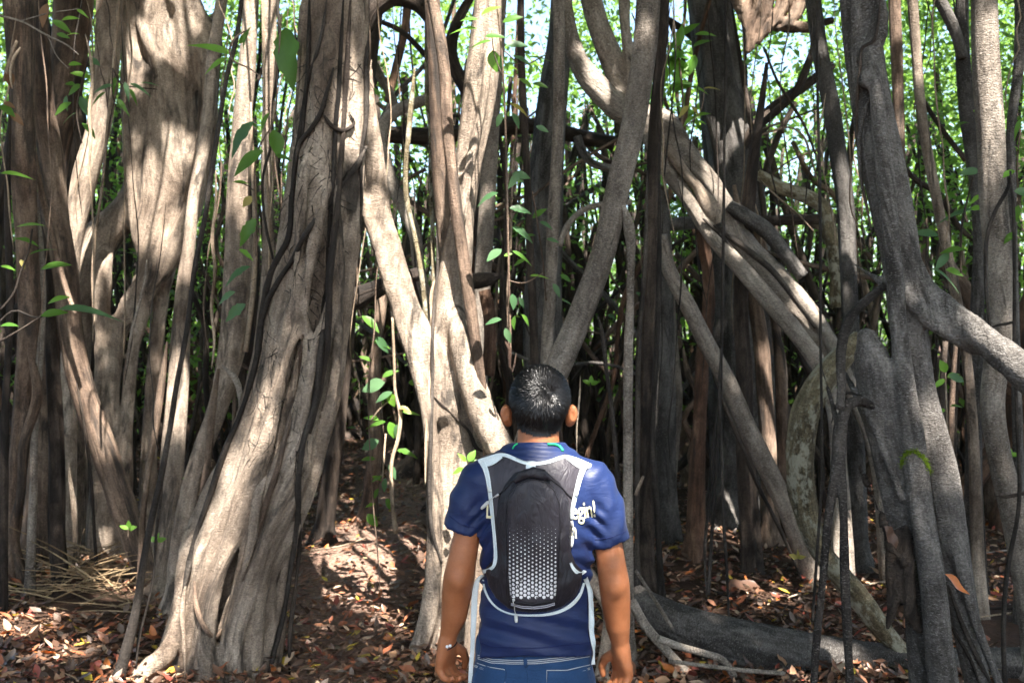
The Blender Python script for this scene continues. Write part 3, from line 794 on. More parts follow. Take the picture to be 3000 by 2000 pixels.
TREES = [
 # name, label, category, bark, trace, depth(s), options
 ('curved_tree', 'smooth grey trunk curving down behind the head of the person, with a thin prop root', 'tree', 'grey',
  [(1900, -20, 70), (1890, 130, 72), (1868, 287, 73), (1845, 415, 72), (1820, 510, 72), (1798, 606, 71), (1769, 734, 72), (1724, 861, 74), (1686, 957, 76), (1650, 1040, 78), (1605, 1140, 80), (1560, 1260, 84), (1520, 1420, 88), (1500, 1650, 94)], 5.2,
  dict(sides=30, step=0.03, lump=0.05, parts=[('prop_root', [(1826, 600, 30), (1842, 660, 34), (1848, 720, 28), (1847, 800, 23), (1846, 893, 23), (1842, 1000, 27), (1840, 1255, 28), (1840, 1510, 28), (1842, 1700, 29), (1846, 1880, 34)], (5.15, 5.3), 'grey', 'd'),
         ('prop_root', [(1752, 925, 14), (1765, 980, 13), (1776, 1080, 12), (1790, 1180, 12), (1802, 1300, 13), (1812, 1420, 14), (1815, 1560, 15)], (5.15, 5.4), 'vine', 'd')])),
 ('straight_tree', 'slim straight brown trunk rising just above the head of the person', 'tree', 'grey',
  [(1635, -20, 34), (1638, 255, 34), (1632, 447, 34), (1622, 638, 36), (1610, 893, 35), (1603, 1000, 36), (1598, 1300, 38), (1595, 1600, 40)], 6.4, dict(lump=0.05, sides=20)),
 ('broad_tree', 'broad dark grey trunk standing half hidden behind the slim straight trunk', 'tree', 'slate',
  [(1640, 120, 70), (1620, 280, 80), (1605, 450, 92), (1598, 640, 100), (1592, 850, 104), (1590, 1200, 110)], 9.0, dict(up=True, sides=22, flutes=4, flute=.12)),
 ('ribbed_tree', 'dark ribbed upright trunk of clustered roots, right of the curved grey trunk', 'tree', 'dark',
  [(1935, 180, 30), (1922, 330, 34), (1915, 510, 38), (1909, 700, 42), (1903, 850, 48), (1893, 1000, 54), (1890, 1255, 56), (1890, 1510, 54), (1895, 1690, 60)], (6.5, 6.8), dict(sides=26, flutes=7, flute=.35, step=.04,
    parts=[('aerial_root', [(1930, 420, 12), (1932, 700, 13), (1925, 1000, 15), (1912, 1300, 16), (1925, 1500, 18), (1935, 1690, 22)], 6.4, 'vine', 'd'),
           ('aerial_root', [(1896, 500, 10), (1890, 760, 12), (1872, 1000, 14), (1868, 1300, 16), (1866, 1690, 20)], 6.4, 'vine', 'd')])),
 ('column_tree', 'tall wide slate column trunk with fluted sides above the diagonal limbs', 'tree', 'slate',
  [(2075, -20, 118), (2095, 130, 118), (2120, 290, 128), (2140, 450, 146), (2155, 610, 160), (2165, 800, 170), (2175, 1100, 180), (2180, 1350, 200)], 9.4, dict(sides=40, flutes=6, flute=.22, step=.06, twist=.1,
    parts=[('aerial_root', [(2142, 0, 14), (2171, 190, 14), (2203, 383, 14), (2222, 510, 16), (2240, 640, 18)], 9.0, 'dark', ''),
           ('aerial_root', [(2060, 320, 10), (2085, 400, 12), (2098, 480, 12), (2100, 560, 12)], 9.0, 'vine', '')])),
 ('propping_tree', 'straight grey pole trunk leaning left to right down to the leaf litter', 'tree', 'grey',
  [(1935, 690, 40), (1960, 790, 44), (2015, 895, 48), (2070, 1005, 50), (2126, 1108, 52), (2184, 1242, 55), (2241, 1357, 57), (2300, 1480, 58), (2345, 1590, 60), (2372, 1660, 64)], (6.6, 7.2), dict(up=False, lump=.04, sides=22)),
 ('slanting_tree', 'slim dark trunk slanting down between the slate column and the big grey fig', 'tree', 'slate',
  [(2379, -20, 45), (2404, 160, 48), (2436, 320, 51), (2455, 447, 51), (2474, 575, 52), (2483, 734, 50), (2490, 900, 50), (2500, 1200, 54), (2510, 1500, 60)], 7.6, dict(lump=.06)),
 ('smooth_tree', 'smooth grey trunk wrapped by thin vines near the right edge', 'tree', 'grey',
  [(2883, -20, 72), (2889, 190, 76), (2902, 383, 78), (2910, 574, 77), (2924, 766, 76), (2930, 900, 74), (2918, 1060, 68), (2908, 1190, 64), (2925, 1319, 64), (2955, 1447, 70), (2990, 1600, 76), (3020, 1760, 84), (3040, 1960, 100)], 5.1,
  dict(sides=30, step=.03, lump=.05, parts=[('vine', [(2962, 500, 9), (2955, 545, 10), (2920, 610, 11), (2894, 680, 11), (2888, 760, 11), (2888, 830, 10), (2900, 960, 9)], 4.94, 'vine', ''),
         ('vine', [(2958, 500, 8), (2968, 600, 9), (2972, 760, 10), (2972, 1000, 10), (2980, 1250, 10), (2985, 1480, 11), (2950, 1680, 13), (2940, 1900, 14), (2950, 2050, 14)], 4.9, 'vine', ''),
         ('vine', [(2898, 962, 8), (2925, 952, 8), (2960, 946, 8), (2972, 942, 7)], 4.94, 'vine', ''),
         ('ring', [(2920, 1452, 12), (2945, 1455, 12), (2975, 1450, 12), (3000, 1445, 11)], 4.92, 'dark', '')])),
 ('upright_tree', 'narrow brown upright trunk just right of the top of the big grey fig', 'tree', 'brown',
  [(2621, -20, 36), (2628, 190, 34), (2634, 383, 32), (2640, 560, 30), (2650, 800, 30), (2660, 1200, 34)], 6.6, dict(lump=.05)),
 ('two_tone_tree', 'thin two-tone trunk, pale on one side and black on the other, slanting to the right', 'tree', 'tan',
  [(2672, -20, 31), (2685, 160, 30), (2698, 319, 30), (2723, 478, 31), (2749, 606, 31), (2774, 734, 29), (2800, 861, 28), (2825, 1000, 28), (2850, 1250, 30), (2860, 1500, 36)], 6.3, dict(lump=.06)),
 ('forked_tree', 'dark forked trunk just left of the smooth vine-wrapped right trunk', 'tree', 'slate',
  [(2819, -20, 36), (2819, 128, 40), (2832, 319, 42), (2857, 510, 40), (2870, 700, 38), (2864, 893, 40), (2855, 1150, 40), (2850, 1500, 50)], 6.6,
  dict(lump=.1, parts=[('branch', [(2742, -20, 34), (2774, 38, 34), (2800, 96, 31), (2822, 170, 30)], 6.55, 'slate', 'u')])),
 ('narrow_tree', 'thin dark trunk cut by the right edge of the picture', 'tree', 'slate',
  [(2993, -20, 40), (2985, 190, 30), (2962, 383, 26), (2965, 574, 24), (2970, 800, 24), (2980, 1200, 28), (2985, 1500, 30)], 6.2, dict(lump=.06)),
 ('lichen_tree', 'curved lichen-speckled yellowish trunk bowing behind the hanging roots at right', 'tree', 'lichen',
  [(2520, 985, 44), (2480, 1032, 60), (2423, 1096, 74), (2372, 1180, 82), (2347, 1287, 86), (2347, 1415, 80), (2368, 1520, 68), (2400, 1606, 62), (2455, 1675, 64), (2519, 1753, 64), (2583, 1842, 58), (2640, 1906, 54)], 5.25, dict(up=False, sides=26, step=.03, lump=.12, lumpf=5, flutes=3, flute=.12)),
 # left side
 ('rooted_tree', 'dark brown upright trunk at the left edge, forking into roots low down', 'tree', 'brown',
  [(57, -20, 84), (64, 255, 72), (70, 510, 66), (80, 765, 58), (85, 1000, 62), (68, 1180, 56), (55, 1330, 50), (42, 1480, 46), (28, 1620, 50)], (6.2, 7.0), dict(sides=24, flutes=5, flute=.2, step=.045,
    parts=[('aerial_root', [(85, 1020, 34), (110, 1150, 30), (70, 1300, 26), (62, 1440, 24), (40, 1560, 26), (60, 1660, 30)], (6.4, 6.9), 'brown', 'd'),
           ('aerial_root', [(30, 300, 18), (22, 600, 18), (30, 900, 20), (15, 1200, 22), (10, 1500, 26)], 6.2, 'dark', 'd'),
           ('aerial_root', [(112, 620, 22), (122, 800, 24), (120, 1000, 22), (105, 1200, 20), (95, 1500, 24)], 6.6, 'grey', 'd')])),
 ('leaning_tree', 'reddish brown trunk leaning from the left top down to the heap of straw', 'tree', 'brown',
  [(115, -20, 46), (120, 130, 54), (128, 320, 64), (147, 447, 70), (163, 638, 76), (186, 765, 74), (210, 995, 70), (245, 1150, 72), (300, 1310, 78), (350, 1450, 74), (395, 1580, 72), (432, 1690, 80)], (6.8, 7.1), dict(sides=26, step=.04, lump=.1,
    parts=[('aerial_root', [(100, 420, 20), (120, 560, 20), (150, 680, 20), (180, 800, 16), (220, 920, 12)], 6.6, 'brown', ''),
           ('aerial_root', [(225, 1120, 12), (255, 1300, 10), (268, 1420, 9), (276, 1550, 9)], 6.9, 'dark', 'd')])),
 ('thick_tree', 'thick brown upper trunk behind the leaves at the top left', 'tree', 'brown',
  [(218, -20, 112), (205, 130, 106), (192, 260, 92), (172, 380, 84), (155, 520, 80), (140, 800, 84), (130, 1300, 90)], 7.6, dict(sides=22, lump=.12)),
 ('bent_tree', 'grey trunk bending left, pale at its lower end, left of the fluted fig', 'tree', 'tan',
  [(322, -20, 76), (312, 190, 70), (288, 380, 66), (248, 520, 70), (226, 640, 58), (214, 720, 48), (206, 900, 44), (200, 1250, 50)], 7.5, dict(sides=22, lump=.05)),
 ('pale_slender_tree', 'pale wavy slender trunk standing behind the long thin dark vine stem', 'tree', 'tan',
  [(640, 60, 34), (625, 160, 36), (612, 320, 36), (590, 470, 34), (568, 575, 34), (556, 700, 36), (540, 830, 44), (528, 1000, 54), (520, 1150, 60), (508, 1300, 68), (498, 1450, 74), (486, 1600, 78), (475, 1720, 90)], (6.9, 6.7), dict(sides=24, lump=.08, step=.04,
    parts=[('aerial_root', [(490, 1000, 22), (472, 1130, 22), (455, 1260, 20), (432, 1400, 18), (418, 1520, 18), (415, 1600, 20)], 6.7, 'brown', 'd')])),
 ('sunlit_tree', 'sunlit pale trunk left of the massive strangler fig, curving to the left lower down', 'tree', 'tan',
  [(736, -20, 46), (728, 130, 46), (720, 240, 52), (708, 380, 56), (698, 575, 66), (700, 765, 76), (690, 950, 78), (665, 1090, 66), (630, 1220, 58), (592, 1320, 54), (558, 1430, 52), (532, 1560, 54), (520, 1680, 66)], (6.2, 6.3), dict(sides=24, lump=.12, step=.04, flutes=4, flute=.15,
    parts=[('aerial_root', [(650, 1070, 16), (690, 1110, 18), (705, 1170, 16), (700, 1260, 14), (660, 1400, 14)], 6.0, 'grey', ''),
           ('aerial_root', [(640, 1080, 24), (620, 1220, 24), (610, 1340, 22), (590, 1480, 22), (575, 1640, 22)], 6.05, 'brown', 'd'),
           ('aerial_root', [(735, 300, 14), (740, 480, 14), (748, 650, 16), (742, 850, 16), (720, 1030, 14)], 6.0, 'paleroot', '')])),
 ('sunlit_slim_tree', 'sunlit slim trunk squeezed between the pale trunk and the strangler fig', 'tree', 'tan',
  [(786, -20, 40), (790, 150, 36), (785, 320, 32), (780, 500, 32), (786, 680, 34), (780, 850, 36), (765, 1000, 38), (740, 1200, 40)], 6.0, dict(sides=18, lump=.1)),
 ('ribbed_narrow_tree', 'dark narrow ribbed trunk rising from a clump of straw at lower left', 'tree', 'dark',
  [(140, 760, 26), (150, 1000, 28), (160, 1180, 38), (165, 1320, 42), (165, 1450, 44), (168, 1600, 44), (180, 1700, 50)], 6.9, dict(ztop=2.9, sides=20, flutes=5, flute=.4)),
 ('slender_tree', 'slender brown trunk bending beside the pale forked fig, above its crotch', 'tree', 'brown',
  [(1262, -20, 32), (1280, 64, 34), (1300, 190, 34), (1312, 383, 34), (1325, 510, 34), (1340, 638, 36), (1364, 800, 37), (1378, 893, 36), (1392, 995, 34), (1406, 1100, 30), (1421, 1210, 28), (1430, 1350, 28)], 5.55, dict(sides=20, lump=.06, step=.035)),
 ('dark_tree', 'darker brown trunk close behind the slender bending trunk', 'tree', 'brown',
  [(1265, -20, 44), (1276, 160, 48), (1283, 350, 50), (1292, 520, 52), (1306, 680, 50), (1318, 850, 50), (1325, 1200, 60)], 6.5, dict(sides=18, lump=.08)),
 ('flaky_tree', 'grey brown trunk with flaky bark just right of the pale forked fig', 'tree', 'grey',
  [(1462, -20, 44), (1452, 200, 46), (1440, 383, 48), (1428, 575, 48), (1416, 765, 48), (1408, 950, 48), (1400, 1200, 56)], 7.0, dict(sides=20, lump=.14)),
 ('thin_tree', 'thin upright dark trunk left of the slim straight trunk, among hanging leaves', 'tree', 'dark',
  [(1530, 250, 22), (1540, 420, 22), (1548, 600, 22), (1556, 800, 24), (1565, 1000, 26), (1570, 1300, 30)], 6.8, dict(up=True, lump=.08)),
 ('curvy_tree', 'S-shaped grey trunk curling over in the gap left of the pale forked fig', 'tree', 'grey',
  [(1260, 285, 28), (1235, 296, 32), (1185, 313, 36), (1140, 342, 38), (1117, 385, 38), (1130, 470, 36), (1158, 560, 36), (1196, 635, 38), (1216, 690, 38), (1225, 770, 36), (1255, 900, 36), (1285, 1050, 38), (1300, 1300, 42)], 7.6, dict(up=False, lump=.08, sides=20)),
 ('pillar_tree', 'flat grey pillar-like trunk in the dim middle, right of the ribbed trunk', 'tree', 'slate',
  [(1930, 560, 50), (1938, 800, 60), (1942, 1000, 66), (1946, 1200, 64), (1950, 1380, 60)], 8.6, dict(ztop=2.9, sides=20, flutes=4, flute=.2)),
 ('narrow_grey_tree', 'narrow pale grey trunk beside the flat grey pillar', 'tree', 'grey',
  [(1960, 800, 26), (1972, 1000, 28), (1985, 1150, 30), (1975, 1300, 30)], 9.0, dict(ztop=2.9)),
 ('dead_tree', 'reddish brown dead trunk under the diagonal limbs, stripped of bark', 'tree', 'red',
  [(2050, 670, 18), (2060, 710, 30), (2072, 790, 32), (2075, 893, 36), (2062, 1020, 40), (2050, 1200, 44), (2040, 1480, 50)], 7.9, dict(up=False, lump=.2, sides=16, flutes=4, flute=.25)),
 ('fluted_tree', 'dark fluted trunk standing on the leaf litter left of the leaning pole trunk base', 'tree', 'dark',
  [(2170, 900, 40), (2180, 1100, 44), (2182, 1300, 50), (2190, 1450, 56), (2200, 1600, 60), (2202, 1660, 66)], 7.5, dict(ztop=2.9, sides=22, flutes=5, flute=.3)),
 ('twin_stemmed_tree', 'brown trunk with two stems behind the leaning pole trunk', 'tree', 'brown',
  [(2205, 850, 40), (2230, 1000, 46), (2240, 1150, 48), (2250, 1300, 50), (2255, 1480, 56)], 8.4, dict(ztop=2.9, sides=18, lump=.12,
    parts=[('stem', [(2260, 900, 30), (2285, 1050, 34), (2290, 1200, 36), (2300, 1440, 44)], 8.5, 'brown', 'd')])),
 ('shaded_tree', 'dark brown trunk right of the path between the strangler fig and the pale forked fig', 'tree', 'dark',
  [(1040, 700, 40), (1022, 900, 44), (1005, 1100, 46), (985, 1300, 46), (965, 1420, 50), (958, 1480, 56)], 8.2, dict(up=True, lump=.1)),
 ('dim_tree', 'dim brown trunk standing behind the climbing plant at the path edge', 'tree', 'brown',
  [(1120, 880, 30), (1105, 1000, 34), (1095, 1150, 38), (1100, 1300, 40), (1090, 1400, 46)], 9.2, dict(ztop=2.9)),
]
for name, label, cat, mat, pts, d, opt in TREES:
    tree(name, label, cat, mat, pts, d, **opt)

# ------------------------------------------------------------------ limbs, logs, stumps
def limb(name, label, cat, mat, pts, d, **kw):
    P = px_path(pts, *(d if isinstance(d, tuple) else (d,)))
    kw.setdefault('sides', 16); kw.setdefault('step', 0.04)
    return tag(tube(name, P, BARK[mat], None, **kw), label, cat)

limb('fallen_log', 'smooth dark fallen log lying across the lower right foreground', 'log', 'slate',
     [(1858, 1735, 60), (1885, 1765, 84), (1940, 1805, 108), (2020, 1843, 126), (2120, 1876, 140), (2250, 1902, 142), (2400, 1922, 128), (2560, 1940, 112), (2700, 1952, 100), (2900, 1946, 96), (3060, 1940, 96)], (5.6, 5.15), sides=30, lump=.08, lumpf=2)
limb('short_log', 'short dark stump of a limb jutting out left of the pale forked fig', 'log', 'dark',
     [(1022, 892, 40), (1034, 880, 70), (1062, 864, 66), (1095, 850, 58), (1135, 832, 50), (1180, 815, 44), (1230, 800, 40)], 6.9, lump=.2, sides=20)
limb('cross_limb', 'dark horizontal limb crossing behind the slender trunks at mid height', 'limb', 'dark',
     [(1130, 395, 52), (1250, 398, 54), (1400, 385, 50), (1560, 370, 46), (1700, 400, 44), (1800, 420, 40)], 9.6, lump=.15)
limb('arch_limb', 'dark arching limb at the top edge right of the strangler fig', 'limb', 'dark',
     [(1062, 90, 50), (1090, 30, 62), (1150, -10, 60), (1220, 10, 50), (1262, 60, 40), (1275, 160, 36)], 7.6, lump=.12)
limb('mossy_limb', 'mossy brown limb drooping in front of bright foliage at the right', 'limb', 'lichen',
     [(2219, 510, 28), (2283, 545, 37), (2360, 575, 41), (2411, 606, 42), (2435, 680, 40), (2450, 780, 38), (2455, 900, 40)], 8.2, lump=.25, lumpf=5)
limb('level_limb', 'short level dark limb below the mossy drooping limb', 'limb', 'dark', [(2210, 648, 32), (2320, 644, 32), (2420, 642, 30), (2500, 640, 26)], 8.8)
limb('level_log', 'grey level limb seen between the ribbed trunk and the diagonal limbs', 'limb', 'slate', [(1900, 664, 40), (1990, 656, 42), (2060, 650, 40), (2120, 640, 36)], 8.7)
limb('loop_limb', 'thin grey limb looping out left of the curved grey trunk', 'limb', 'grey', [(1640, 720, 16), (1654, 676, 17), (1680, 638, 17), (1724, 608, 17), (1775, 597, 17), (1850, 592, 16)], 7.0)
limb('curl_limb', 'dark curled limb above the thin loop limb in the hollow', 'limb', 'slate', [(1690, 400, 26), (1705, 440, 24), (1730, 475, 22), (1770, 490, 22), (1830, 500, 26)], 8.3)
limb('jutting_branch', 'broken dark branch jutting right beside the pale forked fig', 'branch', 'dark', [(1345, 838, 20), (1380, 828, 42), (1415, 822, 44), (1445, 815, 30), (1470, 806, 12)], 5.9, lump=.3, lumpf=6)
limb('dead_stub', 'reddish rotten stub below the broken jutting branch', 'stump', 'red', [(1420, 850, 34), (1432, 900, 40), (1436, 980, 40), (1430, 1100, 36)], 6.1, lump=.4, lumpf=5, flutes=5, flute=.3)
limb('broken_stick', 'short pale broken stick poking up right of the thin prop root', 'stick', 'paleroot', [(1885, 1394, 7), (1872, 1425, 11), (1862, 1450, 11)], 5.2)
limb('angled_limb', 'dark limb slanting in the canopy gap right of the strangler fig', 'limb', 'dark', [(1095, 55, 14), (1180, 95, 15), (1235, 150, 16), (1290, 210, 16)], 8.4)
limb('curved_limb', 'curved pale limb rising against the bright gap right of the strangler fig', 'limb', 'grey', [(1080, 150, 22), (1105, 210, 26), (1140, 270, 26), (1165, 330, 24)], 8.4)
limb('diagonal_limb', 'brown limb slanting up right across the bright foliage gap', 'limb', 'red', [(1200, -40, 24), (1185, 90, 24), (1160, 200, 24), (1135, 300, 22)], 8.8)
for i, (lab, pts) in enumerate([
    ('dark limb arching over bright foliage left of the slanting dark trunk', [(2200, 390, 18), (2270, 330, 22), (2330, 270, 24), (2370, 180, 22), (2400, 90, 18)]),
    ('thick dark limb rising right across the foliage under the root mass', [(2150, 480, 26), (2230, 350, 30), (2300, 290, 32), (2360, 250, 28), (2440, 190, 24)]),
    ('thin dark limb bowing left under the root mass at upper right', [(2240, 40, 16), (2300, 85, 22), (2370, 75, 24), (2440, 60, 20)]),
    ('dark limb dropping steeply through foliage right of the slate column', [(2330, 300, 16), (2280, 400, 20), (2250, 480, 22), (2230, 560, 22)]),
    ('slim branch slanting down through foliage between the two right trunks', [(2690, 270, 12), (2740, 350, 14), (2790, 420, 14), (2830, 470, 16)]),
    ('dark branch forking high beside the wide slate column', [(1925, 40, 20), (1990, 80, 20), (2040, 120, 22), (2080, 180, 22)]),
    ('thin black branch crossing the sky patch above the curved trunk', [(1930, 10, 14), (1960, 60, 12), (1985, 130, 12), (2010, 200, 12)])]):
    limb('branch', lab, 'branch', 'dark', pts, 9.0 + 0.2 * i, lump=.12)

def root_mass():
    D = 8.8
    s = lambda p: px_path(p, D)
    st = [s(p) for p in ([(2220, -60, 70), (2215, 20, 60), (2200, 80, 40), (2190, 150, 20)], [(2150, -60, 40), (2170, 20, 44), (2190, 80, 36), (2205, 140, 18)], [(2300, -60, 50), (2290, 20, 40), (2262, 70, 34), (2215, 120, 24)], [(2360, -60, 40), (2340, 20, 36), (2320, 55, 30), (2280, 85, 20)],
          [(2170, -40, 24), (2250, 40, 28), (2330, 78, 28), (2400, 85, 22)], [(2255, -60, 36), (2250, 10, 30), (2230, 60, 24), (2225, 130, 12)], [(2330, -60, 30), (2310, 10, 26), (2285, 40, 20), (2250, 60, 14)])]
    o, V, Q = fused('root_mass', st, BARK['brown'], None, h=0.016, k=0.012, seed=8.8, rough=0.03)
    tag(o, 'sunlit tan mass of matted roots at the top right of middle', 'roots')
root_mass()

for lab, pts, d in [
    ('long surface root creeping right from the thin prop root base', [(1850, 1760, 30), (1890, 1830, 28), (1940, 1890, 26), (1990, 1945, 26), (2050, 2010, 26)], 5.15),
    ('surface root forking over the front of the fallen log', [(1930, 1870, 22), (1990, 1893, 22), (2060, 1912, 20), (2115, 1930, 20), (2150, 1980, 22)], 4.98),
    ('thin dark surface root running level below the fallen log', [(1960, 1935, 12), (2060, 1948, 12), (2160, 1960, 13), (2300, 1972, 13)], 4.95),
    ('straight thin root slanting from the ribbed trunk to the fallen log', [(1862, 1670, 10), (1895, 1720, 11), (1930, 1775, 12), (1970, 1840, 12)], 5.3),
    ('pale bent root between the right arm and the body of the person', [(1560, 1560, 30), (1690, 1640, 34), (1745, 1710, 38), (1785, 1790, 38), (1778, 1880, 36), (1760, 1990, 42)], 5.0)]:
    P = px_path(pts, d)
    tag(tube('surface_root', P, BARK['grey' if 'pale' not in lab else 'tan'], None, sides=12, step=.03), lab, 'root', 'roots on the forest floor')

PLACES = [(330, 'behind the leaning trunk at the left'), (640, 'behind the fluted fig'), (880, 'behind the sunlit pale trunk'), (1080, 'behind the strangler fig'), (1270, 'beyond the climbing plant by the path'), (1480, 'behind the pale forked fig'),
          (1700, 'behind the slim straight trunk'), (1900, 'behind the curved grey trunk'), (2060, 'behind the ribbed trunk'), (2250, 'behind the slate column and diagonal limbs'), (2480, 'behind the lichen-speckled trunk'), (2720, 'behind the big grey fig'), (9999, 'behind the vine-wrapped right trunk')]
def place(px):
    return next(t for x, t in PLACES if px < x)

# ------------------------------------------------------------------ hanging vines
def vine(label, pts, d, mat='vine', name='hanging_vine', up=True, **kw):
    P = px_path(pts, *(d if isinstance(d, tuple) else (d,)))
    if up and pts[0][1] <= 20: P = grow_up(P, 6.5, random.Random(label))
    else: P = tipped(P)
    kw.setdefault('sides', 8); kw.setdefault('step', 0.035); kw.setdefault('lump', .15); kw.setdefault('lumpf', 7)
    return tag(tube(name, P, BARK[mat], None, **kw), label, 'vine', 'hanging vines')

vine('long thin dark vine stem running down left of the strangler fig to the bottom edge',
     [(710, -20, 13), (690, 125, 14), (664, 225, 14), (644, 350, 14), (619, 510, 15), (600, 640, 15), (574, 765, 15), (543, 995, 15), (517, 1130, 16), (498, 1255, 16), (472, 1395, 18), (440, 1540, 19), (421, 1640, 20), (396, 1800, 26), (364, 1925, 34), (330, 2040, 40)], (5.1, 4.9), sides=12, lump=.1)
vine('thin grey vine beside the lower end of the long dark vine stem', [(480, 1380, 7), (470, 1470, 8), (458, 1560, 8), (448, 1700, 8), (430, 1780, 8), (405, 1880, 9), (398, 1960, 8)], 5.0)
vine('rope-like twisted vine hanging between the pale slender trunk and bright trunk', [(632, 500, 8), (632, 600, 9), (622, 700, 11), (630, 790, 10), (620, 900, 10), (628, 1000, 9), (620, 1080, 7)], 6.2, 'paleroot', up=False)
vine('straight black rope vine before the wide slate column', [(2126, -20, 8), (2126, 190, 8), (2122, 447, 8), (2120, 638, 9), (2114, 1000, 9), (2110, 1160, 10), (2095, 1400, 10), (2075, 1740, 11)], 5.6)
vine('black rope vine hanging beside the straight one, nearer to the litter', [(2112, 1020, 7), (2106, 1160, 9), (2114, 1300, 9), (2118, 1500, 9), (2128, 1650, 10), (2136, 1815, 11)], 5.5, up=False)
vine('third dark rope vine, slanting left behind the straight pair', [(2105, 1150, 8), (2090, 1300, 8), (2080, 1450, 9), (2065, 1600, 9), (2070, 1750, 9)], 5.8, up=False)
vine('dark rope vine hanging down in front of the lichen-speckled trunk', [(2395, -20, 8), (2395, 255, 8), (2401, 510, 9), (2404, 766, 9), (2404, 1000, 9), (2407, 1200, 9), (2407, 1420, 10), (2395, 1600, 9), (2380, 1820, 9)], 4.9)
vine('thin slanting dark root leading from the leaning pole to the ground', [(2085, 1090, 10), (2120, 1180, 11), (2165, 1290, 12), (2220, 1420, 12), (2290, 1560, 12), (2350, 1700, 13)], 6.4, 'dark', up=False)
vine('mottled yellow and grey vine wriggling down left of the pale forked fig', [(1215, 200, 12), (1205, 300, 15), (1198, 383, 16), (1188, 500, 15), (1192, 590, 16), (1210, 670, 15), (1228, 760, 15), (1245, 900, 14), (1250, 1050, 12)], 6.7, 'lichen', up=False)
vine('straight mottled vine hanging just left of the slender bending trunk', [(1246, 60, 12), (1250, 200, 13), (1252, 300, 14), (1262, 383, 14), (1262, 520, 14), (1268, 700, 14), (1270, 900, 12)], 6.6, 'lichen')
vine('thin straight vine bearing leaves above the left ear of the person', [(1452, -20, 5), (1468, 140, 6), (1478, 300, 6), (1484, 500, 7), (1488, 700, 7), (1492, 900, 7), (1496, 1050, 7)], 5.3, 'brown')
vine('second leafy thin vine close to the slim straight trunk', [(1520, 230, 5), (1512, 400, 6), (1500, 560, 6), (1496, 720, 6), (1486, 860, 6), (1490, 1020, 6)], 5.4, 'brown', up=False)
vine('hair-thin root dangling right of the head of the person', [(1700, 1100, 4), (1698, 1160, 5), (1690, 1250, 5), (1690, 1340, 4)], 5.0, 'paleroot', up=False)
vine('thin pale vine hanging among leaves at far upper left', [(250, 100, 7), (266, 170, 9), (270, 240, 10), (262, 330, 10), (266, 420, 9), (262, 480, 6), (270, 600, 6), (275, 780, 6), (272, 1000, 6)], 5.9, 'paleroot')
vine('dangling pale vine crossing the sunlit flutes of the fluted fig', [(370, -20, 8), (378, 80, 8), (386, 160, 6), (366, 300, 6), (366, 500, 5), (364, 700, 5), (366, 900, 5), (362, 1050, 5)], 6.6, 'paleroot')
vine('thin loose vine hanging left of the sunlit flutes', [(352, -20, 9), (340, 110, 10), (326, 260, 8), (312, 400, 8), (298, 560, 8), (280, 680, 9), (272, 800, 9), (276, 950, 8)], 6.4, 'paleroot')
vine('curling thin vine at the foot of the fluted fig', [(430, 760, 8), (425, 820, 9), (405, 900, 9), (385, 980, 9), (370, 1080, 8)], 6.5, 'grey', up=False)
vine('thin dark vine twisting beside the sunlit slim trunk', [(812, -20, 9), (818, 100, 9), (815, 200, 10), (800, 300, 9), (795, 420, 9), (770, 520, 8), (775, 640, 9), (800, 760, 8)], 5.5, 'vine')
vine('pale straight vine running down the front of the sunlit pale trunk', [(768, -20, 9), (772, 150, 9), (774, 330, 9), (778, 450, 9), (784, 560, 9), (790, 700, 9), (788, 820, 8)], 5.6, 'paleroot')
vine('pale vine hanging beside the big hole-eaten leaf', [(826, 40, 8), (812, 150, 8), (804, 260, 8), (798, 380, 8), (800, 520, 7), (790, 640, 7)], 5.5, 'paleroot')
vine('arched dead yellow stalk in front of the foliage at right', [(2200, 410, 5), (2260, 385, 6), (2320, 375, 6), (2350, 395, 7), (2375, 460, 7), (2395, 530, 6)], 7.5, 'paleroot', up=False)
vine('straight dead stalk slanting below the mossy drooping limb', [(2222, 520, 6), (2270, 570, 6), (2340, 630, 6), (2395, 690, 6)], 7.4, 'paleroot', up=False)
vine('gnarled brown root hanging in front of the left ear of the person', [(1480, 1000, 12), (1495, 1030, 13), (1490, 1060, 9), (1500, 1090, 8), (1512, 1035, 6)], 4.6, 'red', up=False)
for k, (x, wv) in enumerate(((2760, 20), (2790, 16), (2800, 14), (2845, 18), (2870, 22))):
    tag(tube('sapling', root_down(px_path([(x + 10, 1000, wv * .8), (x, 1150, wv), (x - 4, 1350, wv), (x + 6, 1600, wv * 1.1)], 6.0 + .2 * k)), BARK['brown' if k % 2 else 'dark'], None, sides=10, step=.05),
        'slim ' + ('brown' if k % 2 else 'blackish') + ' stem below the big right limb, ' + ('first', 'second', 'third', 'fourth', 'fifth')[k] + ' from the big grey fig', 'stem', 'slim stems below the right limb')

rh = random.Random(91)
for k in range(70):
    px, d = rh.uniform(0, 3000), rh.uniform(5.6, 8.6)
    if 1380 < px < 1780: continue
    y0 = rh.choice([-40, -40, rh.uniform(0, 700)]); y1 = y0 + rh.uniform(350, 1200)
    y1 = min(y1, 1000 + 1.6 * FPX / d)
    pts = []
    for f in np.linspace(0, 1, 9):
        pts.append((px + rh.gauss(0, 5) + 22 * math.sin(f * 5 + k), y0 + (y1 - y0) * f, rh.uniform(2.5, 5.5)))
    tag(tube('hanging_rootlet', tipped(px_path(pts, d)), BARK[rh.choice(['vine', 'brown', 'paleroot', 'dark'])], None, sides=5, step=.06, lump=.1), 'hair-thin loose root hanging ' + ('from high above ' if y0 < 0 else 'from a mid-height limb ') + place(px).replace('behind', 'near').replace('beyond', 'near'), 'root', 'thin roots hanging between the trunks')

